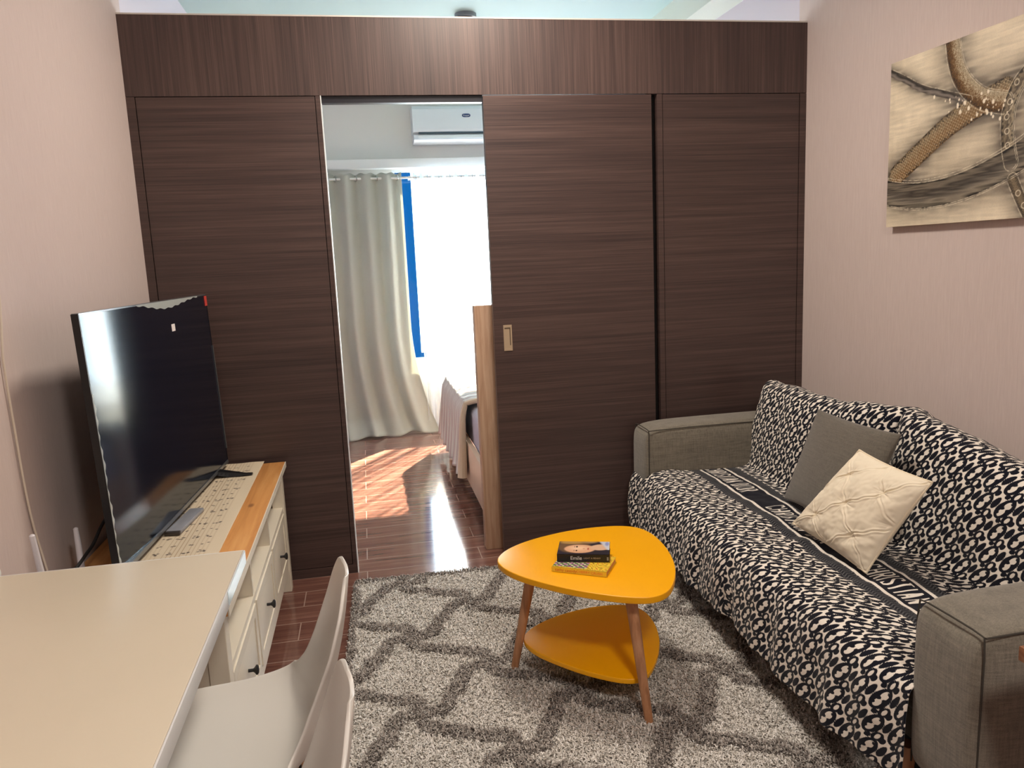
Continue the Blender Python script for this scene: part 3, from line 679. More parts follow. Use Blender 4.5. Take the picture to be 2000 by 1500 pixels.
def cover_art(parent, R, cx, cy, z, L, Wd, fn, name='cover_art', n=(150, 100)):
    u = np.linspace(-.5, .5, n[0])[:, None]; v = np.linspace(-.5, .5, n[1])[None, :]
    U = u * L + 0 * v; V = v * Wd + 0 * u; a = math.atan2(R[1][0], R[0][0])
    P = np.stack([cx + U * math.cos(a) - V * math.sin(a), cy + U * math.sin(a) + V * math.cos(a), z + 0 * U], -1)
    col = np.ones(n + (4,)); col[..., :3] = fn((U / L + .5), (V / Wd + .5))
    m = Mat(name + '_print', rough=.35); t_ = m.n('ShaderNodeAttribute', attribute_name='Col'); m.color(t_.outputs['Color'])
    return grid(name, P, m.m, parent, {'Col': col})
def L3(c): return np.array(lin(c)[:3])
def blend(c, mask, colr): return c * (1 - mask[..., None]) + L3(colr) * mask[..., None]
def ell(U, V, cx, cy, rx, ry, soft=.15, rot=0):
    x = (U - cx) * math.cos(rot) + (V - cy) * math.sin(rot); y = -(U - cx) * math.sin(rot) + (V - cy) * math.cos(rot)
    return np.clip((1 - np.hypot(x / rx, y / ry)) / soft, 0, 1)
def portrait(U, V):
    c = np.zeros(U.shape + (3,)) + L3('2A2430'); c = blend(c, ell(U, V, .30, .60, .36, .55, .2), '6E5238'); c = blend(c, ell(U, V, .25, .92, .30, .15, .4), 'B08A50'); c = blend(c, ell(U, V, .6, .95, .2, .12, .5), 'A08058')
    c = blend(c, ell(U, V, .42, .42, .32, .34, .12), 'DDAA86'); c = blend(c, ell(U, V, .40, .47, .24, .22, .8), 'EFC8A4')
    c = blend(c, ell(U, V, .83, .55, .22, .26, .2, -.4), 'DBB394'); c = blend(c, np.clip((U - .80 + .25 * (V - .9)) / .05, 0, 1) * (V > .35), 'C9CCD6'); c = blend(c, ell(U, V, .95, .82, .05, .2, .5), '8C93C2')
    c = blend(c, ell(U, V, .36, .58, .022, .075, .3), '4A3428'); c = blend(c, ell(U, V, .36, .28, .020, .065, .3), '4A3428'); c = blend(c, ell(U, V, .315, .58, .010, .09, .5), '8A6248'); c = blend(c, ell(U, V, .315, .28, .010, .08, .5), '8A6248')
    c = blend(c, ell(U, V, .50, .43, .03, .05, .6), 'C98C6C'); c = blend(c, ell(U, V, .585, .42, .020, .10, .4), 'B5524A'); c = blend(c, ell(U, V, .80, .12, .18, .18, .3), '28242E')
    return c
def yellow_art(U, V):
    c = np.zeros(U.shape + (3,)) + L3('F0D23E')
    s1 = np.sin(U * 38 + 6 * np.sin(V * 11)) * np.sin(V * 27 + 5 * np.sin(U * 17)); c = blend(c, np.clip((s1 - .35) * 6, 0, 1), 'A8721E')
    c = blend(c, np.clip(-(s1 + .62) * 8, 0, 1), 'D85A2A'); g = ((U < .62) & (V < .45)).astype(float) * np.clip(V * 30 - 1, 0, 1); c = blend(c, g, '4E6B3C')
    c = blend(c, g * np.clip(np.sin(U * 60) * np.sin(V * 45) * 3, 0, 1), 'E8DCC0'); c = blend(c, g * np.clip(np.sin(U * 33 + 1) * np.cos(V * 30) * 3 - .6, 0, 1), 'A05A8C'); return c
b1, R1 = book('yellow_book', 1.498, -1.215, .4255, .175, .125, .016, math.radians(-32), YC, PAGE, 'paperback with busy yellow cover lying flat directly on the coffee table')
cover_art(b1, R1, 1.498, -1.215, .4420, .173, .123, yellow_art)
b2, R2 = book('portrait_book', 1.512, -1.165, .4425, .165, .112, .024, math.radians(-19), DKC, PAGEW, "dark book with a woman's portrait on the cover, on top of the yellow book")
cover_art(b2, R2, 1.512, -1.165, .4670, .163, .110, portrait)
def spine_text(txt, size, parent, cx, cy, z, ang, Wd, off, mat, squash=1):
    me = text_mesh(txt, size); a = ang
    me.transform(Matrix.Translation((cx, cy, z)) @ Matrix.Rotation(a, 4, 'Z') @ Matrix.Translation((off, -Wd / 2 - .0012, 0)) @ Matrix.Rotation(PI / 2, 4, 'X') @ Matrix.Diagonal((1, squash, 1, 1)))
    return link('spine_lettering', me, mat, parent)
spine_text('Emile', .017, b2, 1.512, -1.165, .4545, math.radians(-19), .112, -.022, simple('print_white', 'E8E4DE', .5))
spine_text('LIGHT A PENNY', .0075, b2, 1.512, -1.165, .4545, math.radians(-19), .112, .028, simple('print_tan', 'B09C84', .5))
spine_text('||', .012, b2, 1.512, -1.165, .4545, math.radians(-19), .112, .077, simple('print_white2', 'E8E4DE', .5))
spine_text('cathy cassidy', .0135, b1, 1.498, -1.215, .4335, math.radians(-32), .125, -.042, simple('print_orange', 'C8602A', .5))
spine_text('CHERRY CRUSH', .0115, b1, 1.498, -1.215, .4335, math.radians(-32), .125, .034, simple('print_red', 'E07A3A', .5))

# ------------------------------------------------------------------ sofa
def xf(y): return 2.083 + .020 * y
GREY = fabric('sofa_tweed', '59534A', '8E8778', 620, .5)
sofa = empty('sofa', (2.5, -1.13, 0), 'grey fabric two-seat sofa along the right wall, mostly covered by a patterned throw', 'sofa')
PIPE = simple('seam_piping', '3E3A34', .9)
def arm(y0, y1, x0):
    m = MB(); t = bmesh.new(); bmesh.ops.create_cube(t, size=1)
    for v in t.verts: v.co = Vector(((x0 + 2.955) / 2 + v.co.x * (2.955 - x0), (y0 + y1) / 2 + v.co.y * (y1 - y0), .395 + v.co.z * .44))
    bmesh.ops.subdivide_edges(t, edges=t.edges[:], cuts=6, use_grid_fill=True)
    c = Vector(((x0 + 2.955) / 2, (y0 + y1) / 2, .395)); h = Vector(((2.955 - x0) / 2, (y1 - y0) / 2, .22))
    for v in t.verts:
        d = v.co - c; n = Vector((d.x / h.x, d.y / h.y, d.z / h.z)); r = .035
        q = Vector([max(-h[i] + r, min(h[i] - r, d[i])) for i in range(3)]); e = d - q
        if e.length > 1e-6: e = e.normalized() * r
        v.co = c + q + e
        # gentle puff
        v.co.z += .007 * (1 - n.x ** 2) * (1 - n.y ** 2) * (n.z > .9); v.co.x -= .006 * (1 - n.y ** 2) * (1 - n.z ** 2) * (n.x < -.9)
    m.add(t); a = m.out('armrest', GREY, sofa, True, 1.2); a.modifiers.new('s', 'SUBSURF').levels = 2
    p = MB(); z = .6085; k = .0135
    p.tube([(x0 + k, y0 + .02, .2), (x0 + k * .9, y0 + k, z - .05), (x0 + k, y0 + k + .004, z - .006), (x0 + k, y0 + .05, z - .003), (x0 + k - .002, (y0 + y1) / 2, z - .001), (x0 + k, y1 - .05, z - .003), (x0 + k + .004, y1 - k - .004, z - .009), (x0 + k + .001, y1 - k - .002, z - .05), (x0 + k, y1 - k - .002, .2)], .0022, 6)
    p.tube([(x0 + k, y0 + k, z - .006), (x0 + .2, y0 + k - .002, z - .002), (2.9, y0 + k, z - .004)], .0022, 6); p.out('piping', PIPE, a, True)
    return a
arm(-.250, -.035, 2.075); arm(-2.222, -1.998, 2.036)
DARKF = simple('under_sofa_shade_black', '08080A', .9)
box('base', 2.10, 2.95, -2.012, -.250, .20, .30, GREY, sofa, .01)
box('under_sofa_shade', 2.135, 2.90, -2.00, -.26, .028, .20, DARKF, sofa)  # black box standing in for the deep shade beneath the sofa
def puff(name, x0, x1, y0, y1, z0, z1, r, p, mat, parent, rot=None, about=None):
    t = bmesh.new(); bmesh.ops.create_cube(t, size=1); bmesh.ops.subdivide_edges(t, edges=t.edges[:], cuts=8, use_grid_fill=True)
    h = Vector(((x1 - x0) / 2, (y1 - y0) / 2, (z1 - z0) / 2)); c = Vector(((x0 + x1) / 2, (y0 + y1) / 2, (z0 + z1) / 2))
    for v in t.verts:
        d = Vector((v.co.x * 2 * h.x, v.co.y * 2 * h.y, v.co.z * 2 * h.z)); n = v.co * 2
        q = Vector([max(-h[i] + r, min(h[i] - r, d[i])) for i in range(3)]); e = d - q
        if e.length > 1e-6: e = e.normalized() * r
        e2 = q + e
        for i in range(3):
            j, k = [a for a in range(3) if a != i]
            if abs(n[i]) > .99: e2[i] += math.copysign(p * (1 - n[j] ** 2) * (1 - n[k] ** 2), n[i])
        v.co = c + e2
    if rot is not None: bmesh.ops.transform(t, matrix=Matrix.Translation(Vector(about)) @ rot @ Matrix.Translation(-Vector(about)), verts=t.verts)
    m = MB(); m.add(t); return m.out(name, mat, parent, True, 1.5)
puff('seat_cushion', 2.075, 2.62, -2.008, -1.134, .285, .382, .03, .004, GREY, sofa); puff('seat_cushion', 2.085, 2.62, -1.130, -.254, .285, .382, .03, .004, GREY, sofa)
box('back_frame', 2.80, 2.955, -2.012, -.250, .25, .64, GREY, sofa, .03, 4)
puff('back_cushion', 2.60, 2.79, -1.128, -.262, .385, .750, .05, .0, GREY, sofa); puff('back_cushion', 2.61, 2.79, -2.006, -1.136, .385, .72, .05, .0, GREY, sofa)
for x, y in ((2.11, -.16), (2.09, -2.10), (2.88, -.16), (2.88, -2.10), (2.075, -1.955)):
    MB().rod((x, y, .0 if y < -2 or y > -.2 else .028), (x + .01, y, .20), .014, .022).out('leg', LEGW, sofa, True)

# ------------------------------------------------------------------ patterned throw
def seg_d(X, Y, a, b):
    ax, ay = a; bx, by = b; dx, dy = bx - ax, by - ay; L = dx * dx + dy * dy
    t = np.clip(((X - ax) * dx + (Y - ay) * dy) / (L + 1e-12), 0, 1); return np.hypot(X - ax - t * dx, Y - ay - t * dy)
GLY = {'C': [[(.6, .8), (.45, .98), (.15, .98), (0, .8), (0, .2), (.15, .02), (.45, .02), (.6, .2)]], 'H': [[(0, 0), (0, 1)], [(.6, 0), (.6, 1)], [(0, .5), (.6, .5)]],
       'R': [[(0, 0), (0, 1), (.45, 1), (.6, .85), (.6, .65), (.45, .5), (0, .5)], [(.3, .5), (.6, 0)]], 'I': [[(.1, 0), (.1, 1)]],
       'S': [[(.58, .82), (.42, .98), (.15, .98), (0, .82), (0, .65), (.6, .35), (.6, .18), (.45, .02), (.15, .02), (0, .18)]], 'T': [[(0, 1), (.6, 1)], [(.3, 0), (.3, 1)]],
       'A': [[(0, 0), (.3, 1), (.6, 0)], [(.12, .33), (.48, .33)]], 'N': [[(0, 0), (0, 1), (.6, 0), (.6, 1)]], 'D': [[(0, 0), (0, 1), (.35, 1), (.6, .78), (.6, .22), (.35, 0), (0, 0)]],
       'O': [[(.15, 0), (0, .2), (0, .8), (.15, 1), (.45, 1), (.6, .8), (.6, .2), (.45, 0), (.15, 0)]]}
def text_sdf(A, B, txt, a0, adv, h, w, stroke):
    """A = reading coordinate, B = height coordinate (0..h)"""
    d = np.full(A.shape, 1.0); a = a0
    for chx in txt:
        if chx == ' ': a += adv * .9; continue
        adv_ = adv * (.5 if chx == 'I' else 1)
        m = (A > a - .01) & (A < a + adv_ + .01) & (B > -.02) & (B < h + .02)
        if m.any():
            for pl_ in GLY[chx]:
                for p, q in zip(pl_, pl_[1:]):
                    dd = seg_d(A[m], B[m], (a + p[0] / .6 * w * (1 if chx != 'I' else .6), p[1] * h), (a + q[0] / .6 * w * (1 if chx != 'I' else .6), q[1] * h)); d[m] = np.minimum(d[m], dd)
        a += adv_
    return d - stroke
def monogram(u, v):
    """signed value in cm: > 0 pale, < 0 navy.  u along the sofa, v up the cloth"""
    CW, CHt = 7.0, 7.0
    navy = np.full(u.shape, -9.0); pale = np.full(u.shape, -9.0)
    for dyc in (-1, 0, 1):
        vv = (v % CHt) - dyc * CHt; row = np.floor(v / CHt) + dyc
        uu = u - .62 * (vv - 3.5) - row * 1.2
        def E(cx, cy, rx, ry): return (1 - np.hypot(wrap(uu - cx, CW) / rx, (vv - cy) / ry)) * min(rx, ry)
        navy = np.maximum.reduce([navy, E(2.55, 4.0, 2.35, 3.15), E(5.7, 1.2, 1.40, 1.50), E(6.0, 4.9, .95, 1.9), E(.5, .6, .75, .9), E(3.6, .4, .8, .7)])
        w = np.maximum(E(2.75, 4.95, 1.02, 1.45), E(2.45, 2.95, .92, 1.35)); nn = np.maximum.reduce([E(1.75, 4.1, .75, .50), E(3.6, 3.8, .60, .45), E(1.5, 2.6, .50, .40), E(3.3, 5.9, .4, .4)])
        pale = np.maximum.reduce([pale, np.minimum(w, -nn), E(5.7, 1.2, .58, .92)])
    return np.clip(np.where(pale > 0, pale, np.maximum(-navy, pale)), -.8, .8)
ys = np.arange(-2.030, -.095, .0032); NT = 420; ny = len(ys)
def chaikin(P, it=3):
    for _ in range(it):
        Q = np.empty((2 * len(P) - 2 + 2, 2)); Q[0] = P[0]; Q[-1] = P[-1]; Q[1:-1:2] = .75 * P[:-1] + .25 * P[1:]; Q[2:-1:2] = .25 * P[:-1] + .75 * P[1:]; P = Q
    return P
P = np.zeros((ny, NT, 3)); TT = np.zeros((ny, NT))
for i, y in enumerate(ys):
    c1_ = y > -1.135
    yl = (y + .25) / (-.885) if c1_ else (y + 1.135) / (-.88)
    yl = min(max(yl, 0), 1); pf = math.sin(PI * yl) ** .6
    if c1_: zt = .790 + .030 * yl ** 1.5 + .006 * math.sin(yl * 9)
    else: zt = .822 - .085 * yl ** .8 + .008 * math.sin(yl * 7)
    gap = math.exp(-((y + 1.135) / .035) ** 2)
    xb = 2.585 - .030 * pf + .02 * gap + (0 if c1_ else .012); a = xf(y)
    wz = .006 * math.sin(y * 31) + .004 * math.sin(y * 57 + 1)
    wx_ = .007 * math.sin(y * 26 + 1) + .005 * math.sin(y * 47)
    sag = -.008 * math.exp(-((y + 1.132) / .05) ** 2)
    hem = .150 + .008 * math.sin(y * 9); pr = min(1, max(0, (y + 2.02) / .12)); pr = .45 + .55 * pr * pr * (3 - 2 * pr)
    cp = np.array([(a + (- .052 + wx_) * pr, hem), (a + (-.050 + wx_ * .9) * pr, .24), (a + (-.040 + wx_ * .5) * pr, .345), (a - .012, .398), (a + .07, .412 + sag), (a + .20, .408 + sag + wz * .3), (a + .38, .402 + sag), (xb - .03, .400), (xb - .008, .425), (xb + .000, .52), (xb + .020, .66), (xb + .045, zt - .035), (xb + .085, zt), (xb + .14, zt - .012), (xb + .21, zt - .06), (xb + .25, zt - .16)])
    Q = chaikin(cp, 3); s = np.r_[0, np.cumsum(np.hypot(*np.diff(Q, axis=0).T))]; tt = np.linspace(0, s[-1], NT)
    P[i, :, 0] = np.interp(tt, s, Q[:, 0]); P[i, :, 2] = np.interp(tt, s, Q[:, 1]); P[i, :, 1] = y; 
    # arc coordinate anchored at the seat junction
    iq = np.argmin(np.abs(Q[:, 0] - (xb - .03)) + np.abs(Q[:, 1] - .400) * 2); TT[i] = tt - s[iq]
# small wrinkles along the normal
Nn = np.cross(np.gradient(P, axis=0), np.gradient(P, axis=1)); Nn /= np.linalg.norm(Nn, axis=-1, keepdims=True) + 1e-9
if Nn[ny // 2, NT // 3, 2] < 0: Nn = -Nn
wr = .0070 * smoothnoise((ny, NT), (16, 12), 11) + .0022 * smoothnoise((ny, NT), (60, 34), 12)
P = P + Nn * (wr + .001)[..., None]
P[..., 0] = np.minimum(P[..., 0], 2.965)
YY = np.repeat(ys[:, None], NT, 1)
P[..., 1] += .002 * smoothnoise((ny, NT), (40, 10), 13)
A_ = -YY; u = A_ * 100 + .8 * smoothnoise((ny, NT), (12, 8), 14); v_ = TT * 100
pat = monogram(u, v_)
# band: distance from the seat junction; runs slightly skewed along the seat
bc_ = -.165 - (YY + 1.0) * .012 * 0
bandc = P[..., 0] - (2.382 + .050 * (YY + .32) / 1.4)       # centre line of the lettered band (seat only)
seat = (P[..., 2] < .43) & (TT < .012)
B = bandc * 100
A0 = (A_ * 100)
band = np.full(pat.shape, -1.0)
txt = text_sdf(A0, B + 3.9, 'CHRISTIAN DIOR', 83.5, 3.25, 7.8, 2.0, .42)
for a0 in (83.5 - 59.5, 83.5 + 59.5): txt = np.minimum(txt, text_sdf(A0, B + 3.9, 'CHRISTIAN DIOR', a0, 3.25, 7.8, 2.0, .42))
band = np.maximum(band, -txt)
line = .62 - np.abs(np.abs(B) - 5.9)
band = np.maximum(band, line)
inb = seat & (np.abs(B) < 6.6); rib = seat & (np.abs(B) >= 6.6) & (np.abs(B) < 10.6)
pat = np.where(inb, band, pat)
ribv = .38 * np.cos(2 * PI * A0 / 1.1 + 3 * np.sin(B * 2)) - .25
pat = np.where(rib, -2 + ribv, pat)
THR = Mat('woven_throw', 'EFE6DA', .9, spec=.15); at = THR.n('ShaderNodeAttribute', attribute_name='pat'); v = THR.coords()
nz1 = THR.noise(v, 500, 2); p1 = THR.math('ADD', at.outputs['Fac'], THR.math('MULTIPLY', THR.math('SUBTRACT', nz1, .5), .18))
s_ = THR.n('ShaderNodeMapRange', interpolation_type='SMOOTHSTEP'); s_.inputs[1].default_value = -.06; s_.inputs[2].default_value = .06; THR.l(p1, s_.inputs[0])
r_ = THR.n('ShaderNodeMapRange'); r_.inputs[1].default_value = -2.3; r_.inputs[2].default_value = -1.85; THR.l(at.outputs['Fac'], r_.inputs[0])
isr = THR.math('LESS_THAN', at.outputs['Fac'], -1.30)
cA = THR.mix(s_.outputs[0], '10121F', 'EFE7DC'); cB = THR.mix(r_.outputs[0], '14161F', '6E6E70'); THR.color(THR.mix(isr, cA, cB))
THR.b.inputs['Sheen Weight'].default_value = .1; THR.bump(THR.math('ADD', THR.math('MULTIPLY', s_.outputs[0], .8), THR.math('MULTIPLY', nz1, .5)), .35, .0018)
fc = np.zeros((ny - 1, NT - 1), bool); yc = ys[:-1][:, None] + 0 * TT[:-1, :-1]
fc = (yc < -.252) | ((P[:-1, :-1, 2] < .385) & (P[:-1, :-1, 0] < xf(yc) - .02) & (yc < -.125 + .05 * (P[:-1, :-1, 2] - .2)))
thr = grid('throw_blanket', P, THR.m, None, {'pat': pat}, mask=fc)
thr.modifiers.new('s', 'SOLIDIFY').thickness = .004; thr.modifiers['s'].offset = -1
tag(thr, 'navy and cream monogram-patterned throw with a lettered stripe spread over the sofa', 'throw blanket')

# ------------------------------------------------------------------ pillows
def pillow(name, C4, T, mat, label, n=90, disp=None, pinch=.07, piping=None):
    TLc, TRc, BRc, BLc = [np.array(c, float) for c in C4]
    u = np.linspace(-1, 1, n)[:, None]; v = np.linspace(-1, 1, n)[None, :]; U = u + 0 * v; V = v + 0 * u
    cen = (TLc + TRc + BRc + BLc) / 4; ex = ((TRc + BRc) - (TLc + BLc)) / 4; ey = ((TLc + TRc) - (BLc + BRc)) / 4
    nrm = np.cross(ex, ey); nrm /= np.linalg.norm(nrm)
    if nrm[0] > 0: nrm = -nrm
    Up = U * (1 - pinch * (1 - V ** 2) * U ** 2); Vp = V * (1 - pinch * (1 - U ** 2) * V ** 2)
    s = (Up + 1) / 2; t = (Vp + 1) / 2
    B0 = (BLc * ((1 - s) * (1 - t))[..., None] + BRc * (s * (1 - t))[..., None] + TRc * (s * t)[..., None] + TLc * ((1 - s) * t)[..., None])
    h = T * ((1 - np.abs(U) ** 2.4) * (1 - np.abs(V) ** 2.4)) ** .55
    hf = h.copy()
    if disp is not None: hf = hf + disp(U, V) * np.clip((1 - np.maximum(abs(U), abs(V))) * 12, 0, 1)
    hf = np.maximum(hf, 0) + .0002; F = B0 + nrm * hf[..., None]; Bk = B0 - nrm * h[..., None]
    V_ = np.concatenate([F.reshape(-1, 3), Bk.reshape(-1, 3)]); g = grid_faces(n, n); fcs = np.concatenate([g, g[:, ::-1] + n * n])
    root = empty(name, tuple(cen), label, 'pillow')
    o = pymesh('cushion', V_, fcs, mat, root)
    bmx = bmesh.new(); bmx.from_mesh(o.data); bmesh.ops.remove_doubles(bmx, verts=bmx.verts, dist=.0006); bmesh.ops.recalc_face_normals(bmx, faces=bmx.faces); bmx.to_mesh(o.data); bmx.free()
    o.data.polygons.foreach_set('use_smooth', np.ones(len(o.data.polygons), dtype=bool))
    if piping:
        ring = [B0[i, 0] for i in range(n)] + [B0[-1, j] for j in range(n)] + [B0[i, -1] for i in range(n - 1, -1, -1)] + [B0[0, j] for j in range(n - 1, -1, -1)]
        MB().tube([tuple(p) for p in ring[::2]], .0032, 6).out('piping', piping, root, True)
    return root
GP = fabric('grey_pillow_fabric', '4F4A42', '746D62', 700, .4)
pillow('grey_pillow', ((2.545, -.83, .778), (2.545, -1.30, .781), (2.43, -1.265, .424), (2.43, -.79, .424)), .046, GP, 'square grey pillow leaning on the sofa back behind the white pillow', pinch=.05)
def stars(U, V):
    n_ = U.shape; d = 0 * U
    a, b = U + V, U - V
    wa = a + .05 * np.sin(3.1 * b + 1) + .02 * np.sin(11 * b); wb = b + .05 * np.sin(3.7 * a + 2) + .02 * np.sin(13 * a)
    for i in np.arange(-1, 1.01, .5):
        for j in np.arange(-1, 1.01, .5):
            if (int(round((i + 1) * 2)) + int(round((j + 1) * 2))) % 2 == 0:
                r = np.hypot(U - i, V - j); an_ = np.arctan2(V - j, U - i); ph = 3 * i + 5 * j
                d -= .0075 * np.exp(-(r / .045) ** 2) + .006 * np.exp(-(r / .20) ** 2)
                d -= .0026 * np.exp(-r / .16) * (np.abs(np.cos(3 * an_ + ph)) ** 8 + .7 * np.abs(np.cos(5.5 * an_ + ph * 2)) ** 8) * np.clip(r * 20, 0, 1)
    for w_l, o_l in ((wa, b), (wb, a)):
        t_ = np.abs(wrap(w_l, 1.0)); d -= .0035 * np.exp(-(t_ / .018) ** 2) * (.55 + .45 * np.cos(2 * PI * o_l)); d += .0020 * np.exp(-((t_ - .04) / .03) ** 2)
    d += .0030 * smoothnoise(n_, (9, 9), 21) + .0012 * smoothnoise(n_, (26, 26), 22)
    return d
def stars_old(U, V):
    d = 0 * U; k = 0
    pts = []
    for i in np.arange(-1, 1.01, .5):
        for j in np.arange(-1, 1.01, .5):
            if (int(round((i + 1) * 2)) + int(round((j + 1) * 2))) % 2 == 0: pts.append((i, j))
    for (i, j) in pts:
        r = np.hypot(U - i, V - j); a = np.arctan2(V - j, U - i); k += 1
        ph = .35 * math.sin(k * 2.3)
        d -= .016 * np.exp(-(r / .10) ** 2) + .010 * np.exp(-(r / .28) ** 2)
        cr = np.abs(np.cos(2 * (a + .78 + ph * .25))) ** 14 * np.exp(-r / .22) + .6 * np.abs(np.cos(3.5 * a + ph)) ** 10 * np.exp(-r / .13)
        d -= .0065 * cr * np.clip(r * 12, 0, 1)
    n_ = U.shape; d += .0035 * smoothnoise(n_, (9, 9), 21) + .0018 * smoothnoise(n_, (24, 24), 22)
    return d
WP = Mat('white_cotton', 'EFE4CE', .85, spec=.2); WP.bump(WP.noise(WP.coords(), 700, 2), .15, .0006)
pillow('white_pillow', ((2.405, -1.285, .738), (2.395, -1.625, .728), (2.285, -1.505, .425), (2.300, -1.075, .432)), .056, WP.m, 'small cream pintucked pillow resting askew in front of the grey pillow', n=240, disp=stars, pinch=.045, piping=simple('white_piping', 'EADCC2', .8))

# ------------------------------------------------------------------ painting
nx, ny = 420, 320
a = np.linspace(-.640, -1.56, nx)[:, None]; b = np.linspace(1.452, 2.074, ny)[None, :]
Yp = a + 0 * b; Zp = b + 0 * a
def dpoly(pts):
    d = np.full(Yp.shape, 9.); sgn = np.zeros(Yp.shape); tpar = np.zeros(Yp.shape); n = len(pts) - 1
    for i, (p, q) in enumerate(zip(pts, pts[1:])):
        dx, dy = q[0] - p[0], q[1] - p[1]; L = math.hypot(dx, dy); t = np.clip(((Yp - p[0]) * dx + (Zp - p[1]) * dy) / L ** 2, 0, 1)
        dd = np.hypot(Yp - p[0] - t * dx, Zp - p[1] - t * dy); s_ = ((Yp - p[0]) * dy - (Zp - p[1]) * dx) / L
        m = dd < d; d = np.where(m, dd, d); sgn = np.where(m, np.sign(s_) * dd, sgn); tpar = np.where(m, (i + t) / n, tpar)
    return d, sgn, tpar
def sm(pts, it=3): return [tuple(p) for p in chaikin(np.array(pts, float), it)]
n1 = smoothnoise((nx, ny), (18, 60), 31); n2 = smoothnoise((nx, ny), (120, 90), 32); n3 = rng.uniform(-1, 1, (nx, ny)); n4 = smoothnoise((nx, ny), (6, 5), 33)
base = np.zeros((nx, ny, 3)) + L3('EBDDC4'); base = blend(base, np.clip(.5 + .5 * n4, 0, 1) * .35, 'C0AC90')
ang = smoothnoise((nx, ny), (50, 8), 35)
stroke = smoothnoise((nx + 320, ny), (24, 130), 36); idx = (np.arange(nx)[:, None] + (np.arange(ny)[None, :] * .8).astype(int)); stroke = stroke[idx, np.arange(ny)[None, :]]
base = base * (1 + .07 * n1 + .05 * ang + .09 * stroke)[..., None]
def halo(c, d, w, s, colr='4E4742'): return blend(c, np.clip(1 - (d - w) / (s * 1.8), 0, 1) ** 2 * .85 * np.clip(.8 + .4 * n1, 0, 1), colr)
K = {'arc': (sm([(-.958, 2.09), (-.975, 2.0), (-1.014, 1.926), (-1.10, 1.85), (-1.20, 1.822)]), .034),
     'thin': (sm([(-.63, 2.045), (-.72, 2.0), (-.812, 1.945), (-.944, 1.898), (-1.05, 1.861)]), .014),
     'limb': (sm([(-.690, 1.648), (-.826, 1.722), (-.951, 1.790), (-1.067, 1.828), (-1.20, 1.86)]), .043),
     'band': (sm([(-.62, 1.590), (-.70, 1.572), (-.836, 1.556), (-1.014, 1.568), (-1.17, 1.606), (-1.32, 1.660), (-1.5, 1.78), (-1.6, 1.86)]), .048),
     'ring': (sm([(-1.36, 1.93), (-1.29, 1.905), (-1.235, 1.85), (-1.213, 1.77), (-1.225, 1.68), (-1.24, 1.63)]), .026),
     'low': (sm([(-1.25, 1.575), (-1.285, 1.51), (-1.33, 1.44)]), .020)}
D = {k: dpoly(v[0]) for k, v in K.items()}
c = base
for k, s in (('thin', .03), ('arc', .07), ('limb', .055), ('band', .06), ('ring', .05), ('low', .05)): c = halo(c, D[k][0], K[k][1], s)
def body(c, k, cols, tex):
    d, sg, tp_ = D[k]; w = K[k][1]; m = np.clip((w - d) / .003, 0, 1); x = np.clip(sg / w * .5 + .5 + tex, 0, 1)
    f = np.zeros(c.shape); st_ = [L3(q) for q in cols]; xi = x * (len(st_) - 1); i0 = np.minimum(xi.astype(int), len(st_) - 2); fr = (xi - i0)[..., None]
    arr = np.array(st_); f = arr[i0] * (1 - fr) + arr[i0 + 1] * fr
    return c * (1 - m[..., None]) + f * m[..., None]
c = body(c, 'thin', ['3A332C', '8A8078', '2A2622', '5A5048'], .2 * n1)
c = body(c, 'limb', ['2E2218', '9A7A52', '6E5030', 'A08C6C', '241A14'], .35 * n3 * .6 + .15 * n2)
sc = (np.abs(np.sin(Yp * 260 + Zp * 150)) * np.abs(np.sin(Yp * 150 - Zp * 290))); mk = np.clip((K['limb'][1] * .85 - D['limb'][0]) / .004, 0, 1); c = blend(c, mk * np.clip((.16 - sc) * 5, 0, 1) * .8, 'E6D6B6')
c = body(c, 'arc', ['2A1E16', '6A4A24', '7A5A34', 'CDBFA2', '8A7A62'], .25 * n3 + .1 * n2)
c = body(c, 'ring', ['2A241E', '8A7C66', '4E443A', 'A89A82', '1E1A18'], .2 * n2)
c = body(c, 'low', ['2A241E', '8A7A62', '3A322A'], .2 * n3)
c = body(c, 'band', ['1E1A17', '8E8474', '6A6258', '3E3832', '7A7062', '1E1A18'], .16 * smoothnoise((nx, ny), (10, 150), 41))
def line(c, k, off, w=.0016, colr='F0E4CA'):
    d = np.abs(D[k][1] - off) ; m = np.clip(1 - np.abs(d) / w, 0, 1) * (np.abs(D[k][0] - abs(off)) < .006) * np.clip(.7 + .8 * n2, 0, 1); return blend(c, m, colr)
for k, offs in (('band', (-.052, .048, .057, -.046)), ('arc', (.036, .030, -.036)), ('ring', (-.028, .028, .022)), ('low', (-.021, .021)), ('thin', (.013,))):
    for o_ in offs: c = line(c, k, o_)
rp = np.random.default_rng(9)
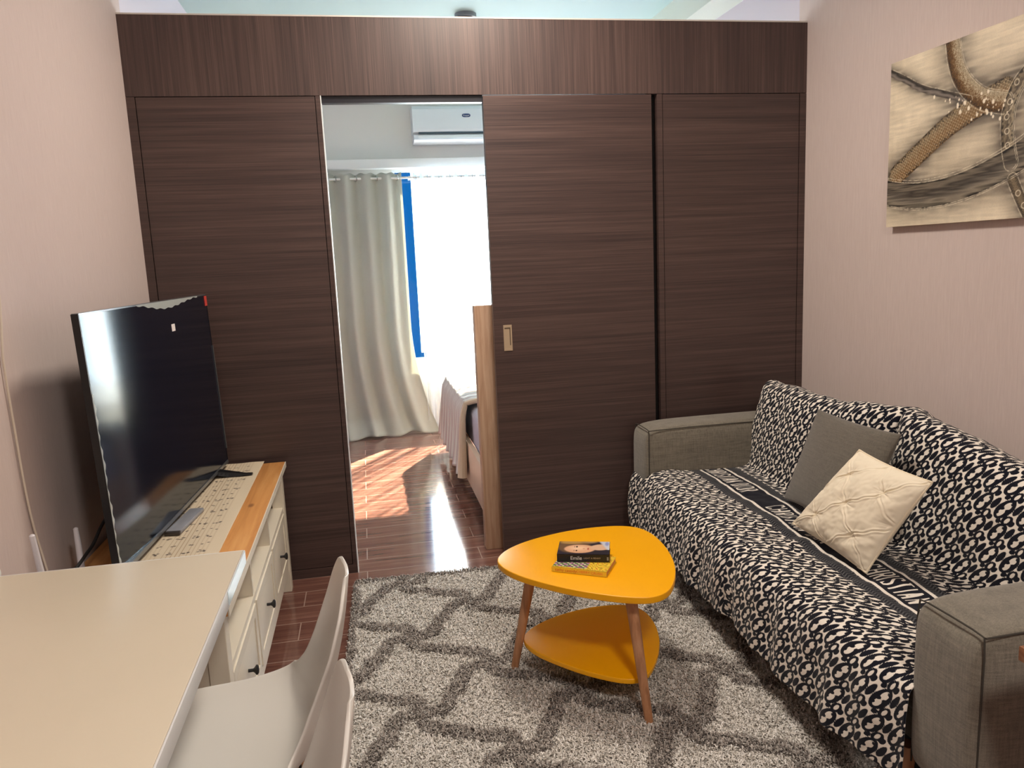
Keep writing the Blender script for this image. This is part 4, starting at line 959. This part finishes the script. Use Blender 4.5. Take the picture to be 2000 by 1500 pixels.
for y0_, z0_ in [(-1.245, 1.875), (-1.222, 1.82), (-1.213, 1.775), (-1.217, 1.73), (-1.222, 1.685), (-1.28, 1.905), (-1.275, 1.53), (-1.30, 1.49)]:
    c = blend(c, np.clip(1 - np.abs(np.hypot(Yp - y0_, Zp - z0_) - .009) / .0022, 0, 1), 'F0E4CA')
for _ in range(46):
    t_ = rp.random(); y0_ = -.93 - .30 * t_ + rp.normal() * .02; z0_ = 1.885 - .085 * t_ + rp.normal() * .022; c = blend(c, np.clip((rp.uniform(.002, .0065) - np.hypot(Yp - y0_, (Zp - z0_) * .75)) / .0012, 0, 1), 'F6EAD4')
colr = np.ones((nx, ny, 4)); colr[..., :3] = np.clip(c * (1 + .05 * n3[..., None]), 0, 1)
PT = Mat('painted_canvas', rough=.5); at = PT.n('ShaderNodeAttribute', attribute_name='Col'); PT.color(at.outputs['Color']); PT.bump(PT.noise(PT.coords((1, 60, 60)), 4, 4, .7), .3, .0012)
pg = empty('canvas_painting', (2.965, -1.1, 1.76), 'abstract canvas of dark interlacing bands on cream, hung on the right wall', 'painting')
grid('painted_face', np.stack([2.9495 + 0 * Yp, Yp, Zp], -1), PT.m, pg, {'Col': colr})
box('stretcher', 2.950, 2.979, -1.56, -.640, 1.452, 2.074, simple('canvas_side', 'CDB795', .8), pg)

# ------------------------------------------------------------------ corner of a side table at the right edge
sd = empty('side_table', (2.35, -2.66, 0), 'small reddish wooden table whose corner peeks in at the right edge', 'side table')
REDW = wood('reddish_wood', '6E4430', '8E5E42', 'A87A58', axis=0, rough=.4)
box('tabletop', 2.000, 2.55, -2.95, -2.335, .632, .660, REDW, sd, .0015)
for x, y in ((2.13, -2.50), (2.46, -2.50), (2.13, -2.88), (2.46, -2.88)): box('leg', x, x + .04, y, y + .04, 0, .632, REDW, sd)
# coffee table lamp, plus an unseen rear one added for room fill
for (x, y, r_) in ((1.42, -.68, .26), (1.5, -3.9, .25)):
    f_ = MB().lathe([(r_, 0), (r_, -.05), (r_ - .02, -.052), (r_ - .02, -.01)], (x, y, H)).out('ceiling_lamp', WHITEP, None, True)
    tag(f_, 'round white ceiling lamp above the ' + ('coffee table' if y > -2 else 'rear of the room, unseen behind the camera, added for the fill light'), 'ceiling lamp')
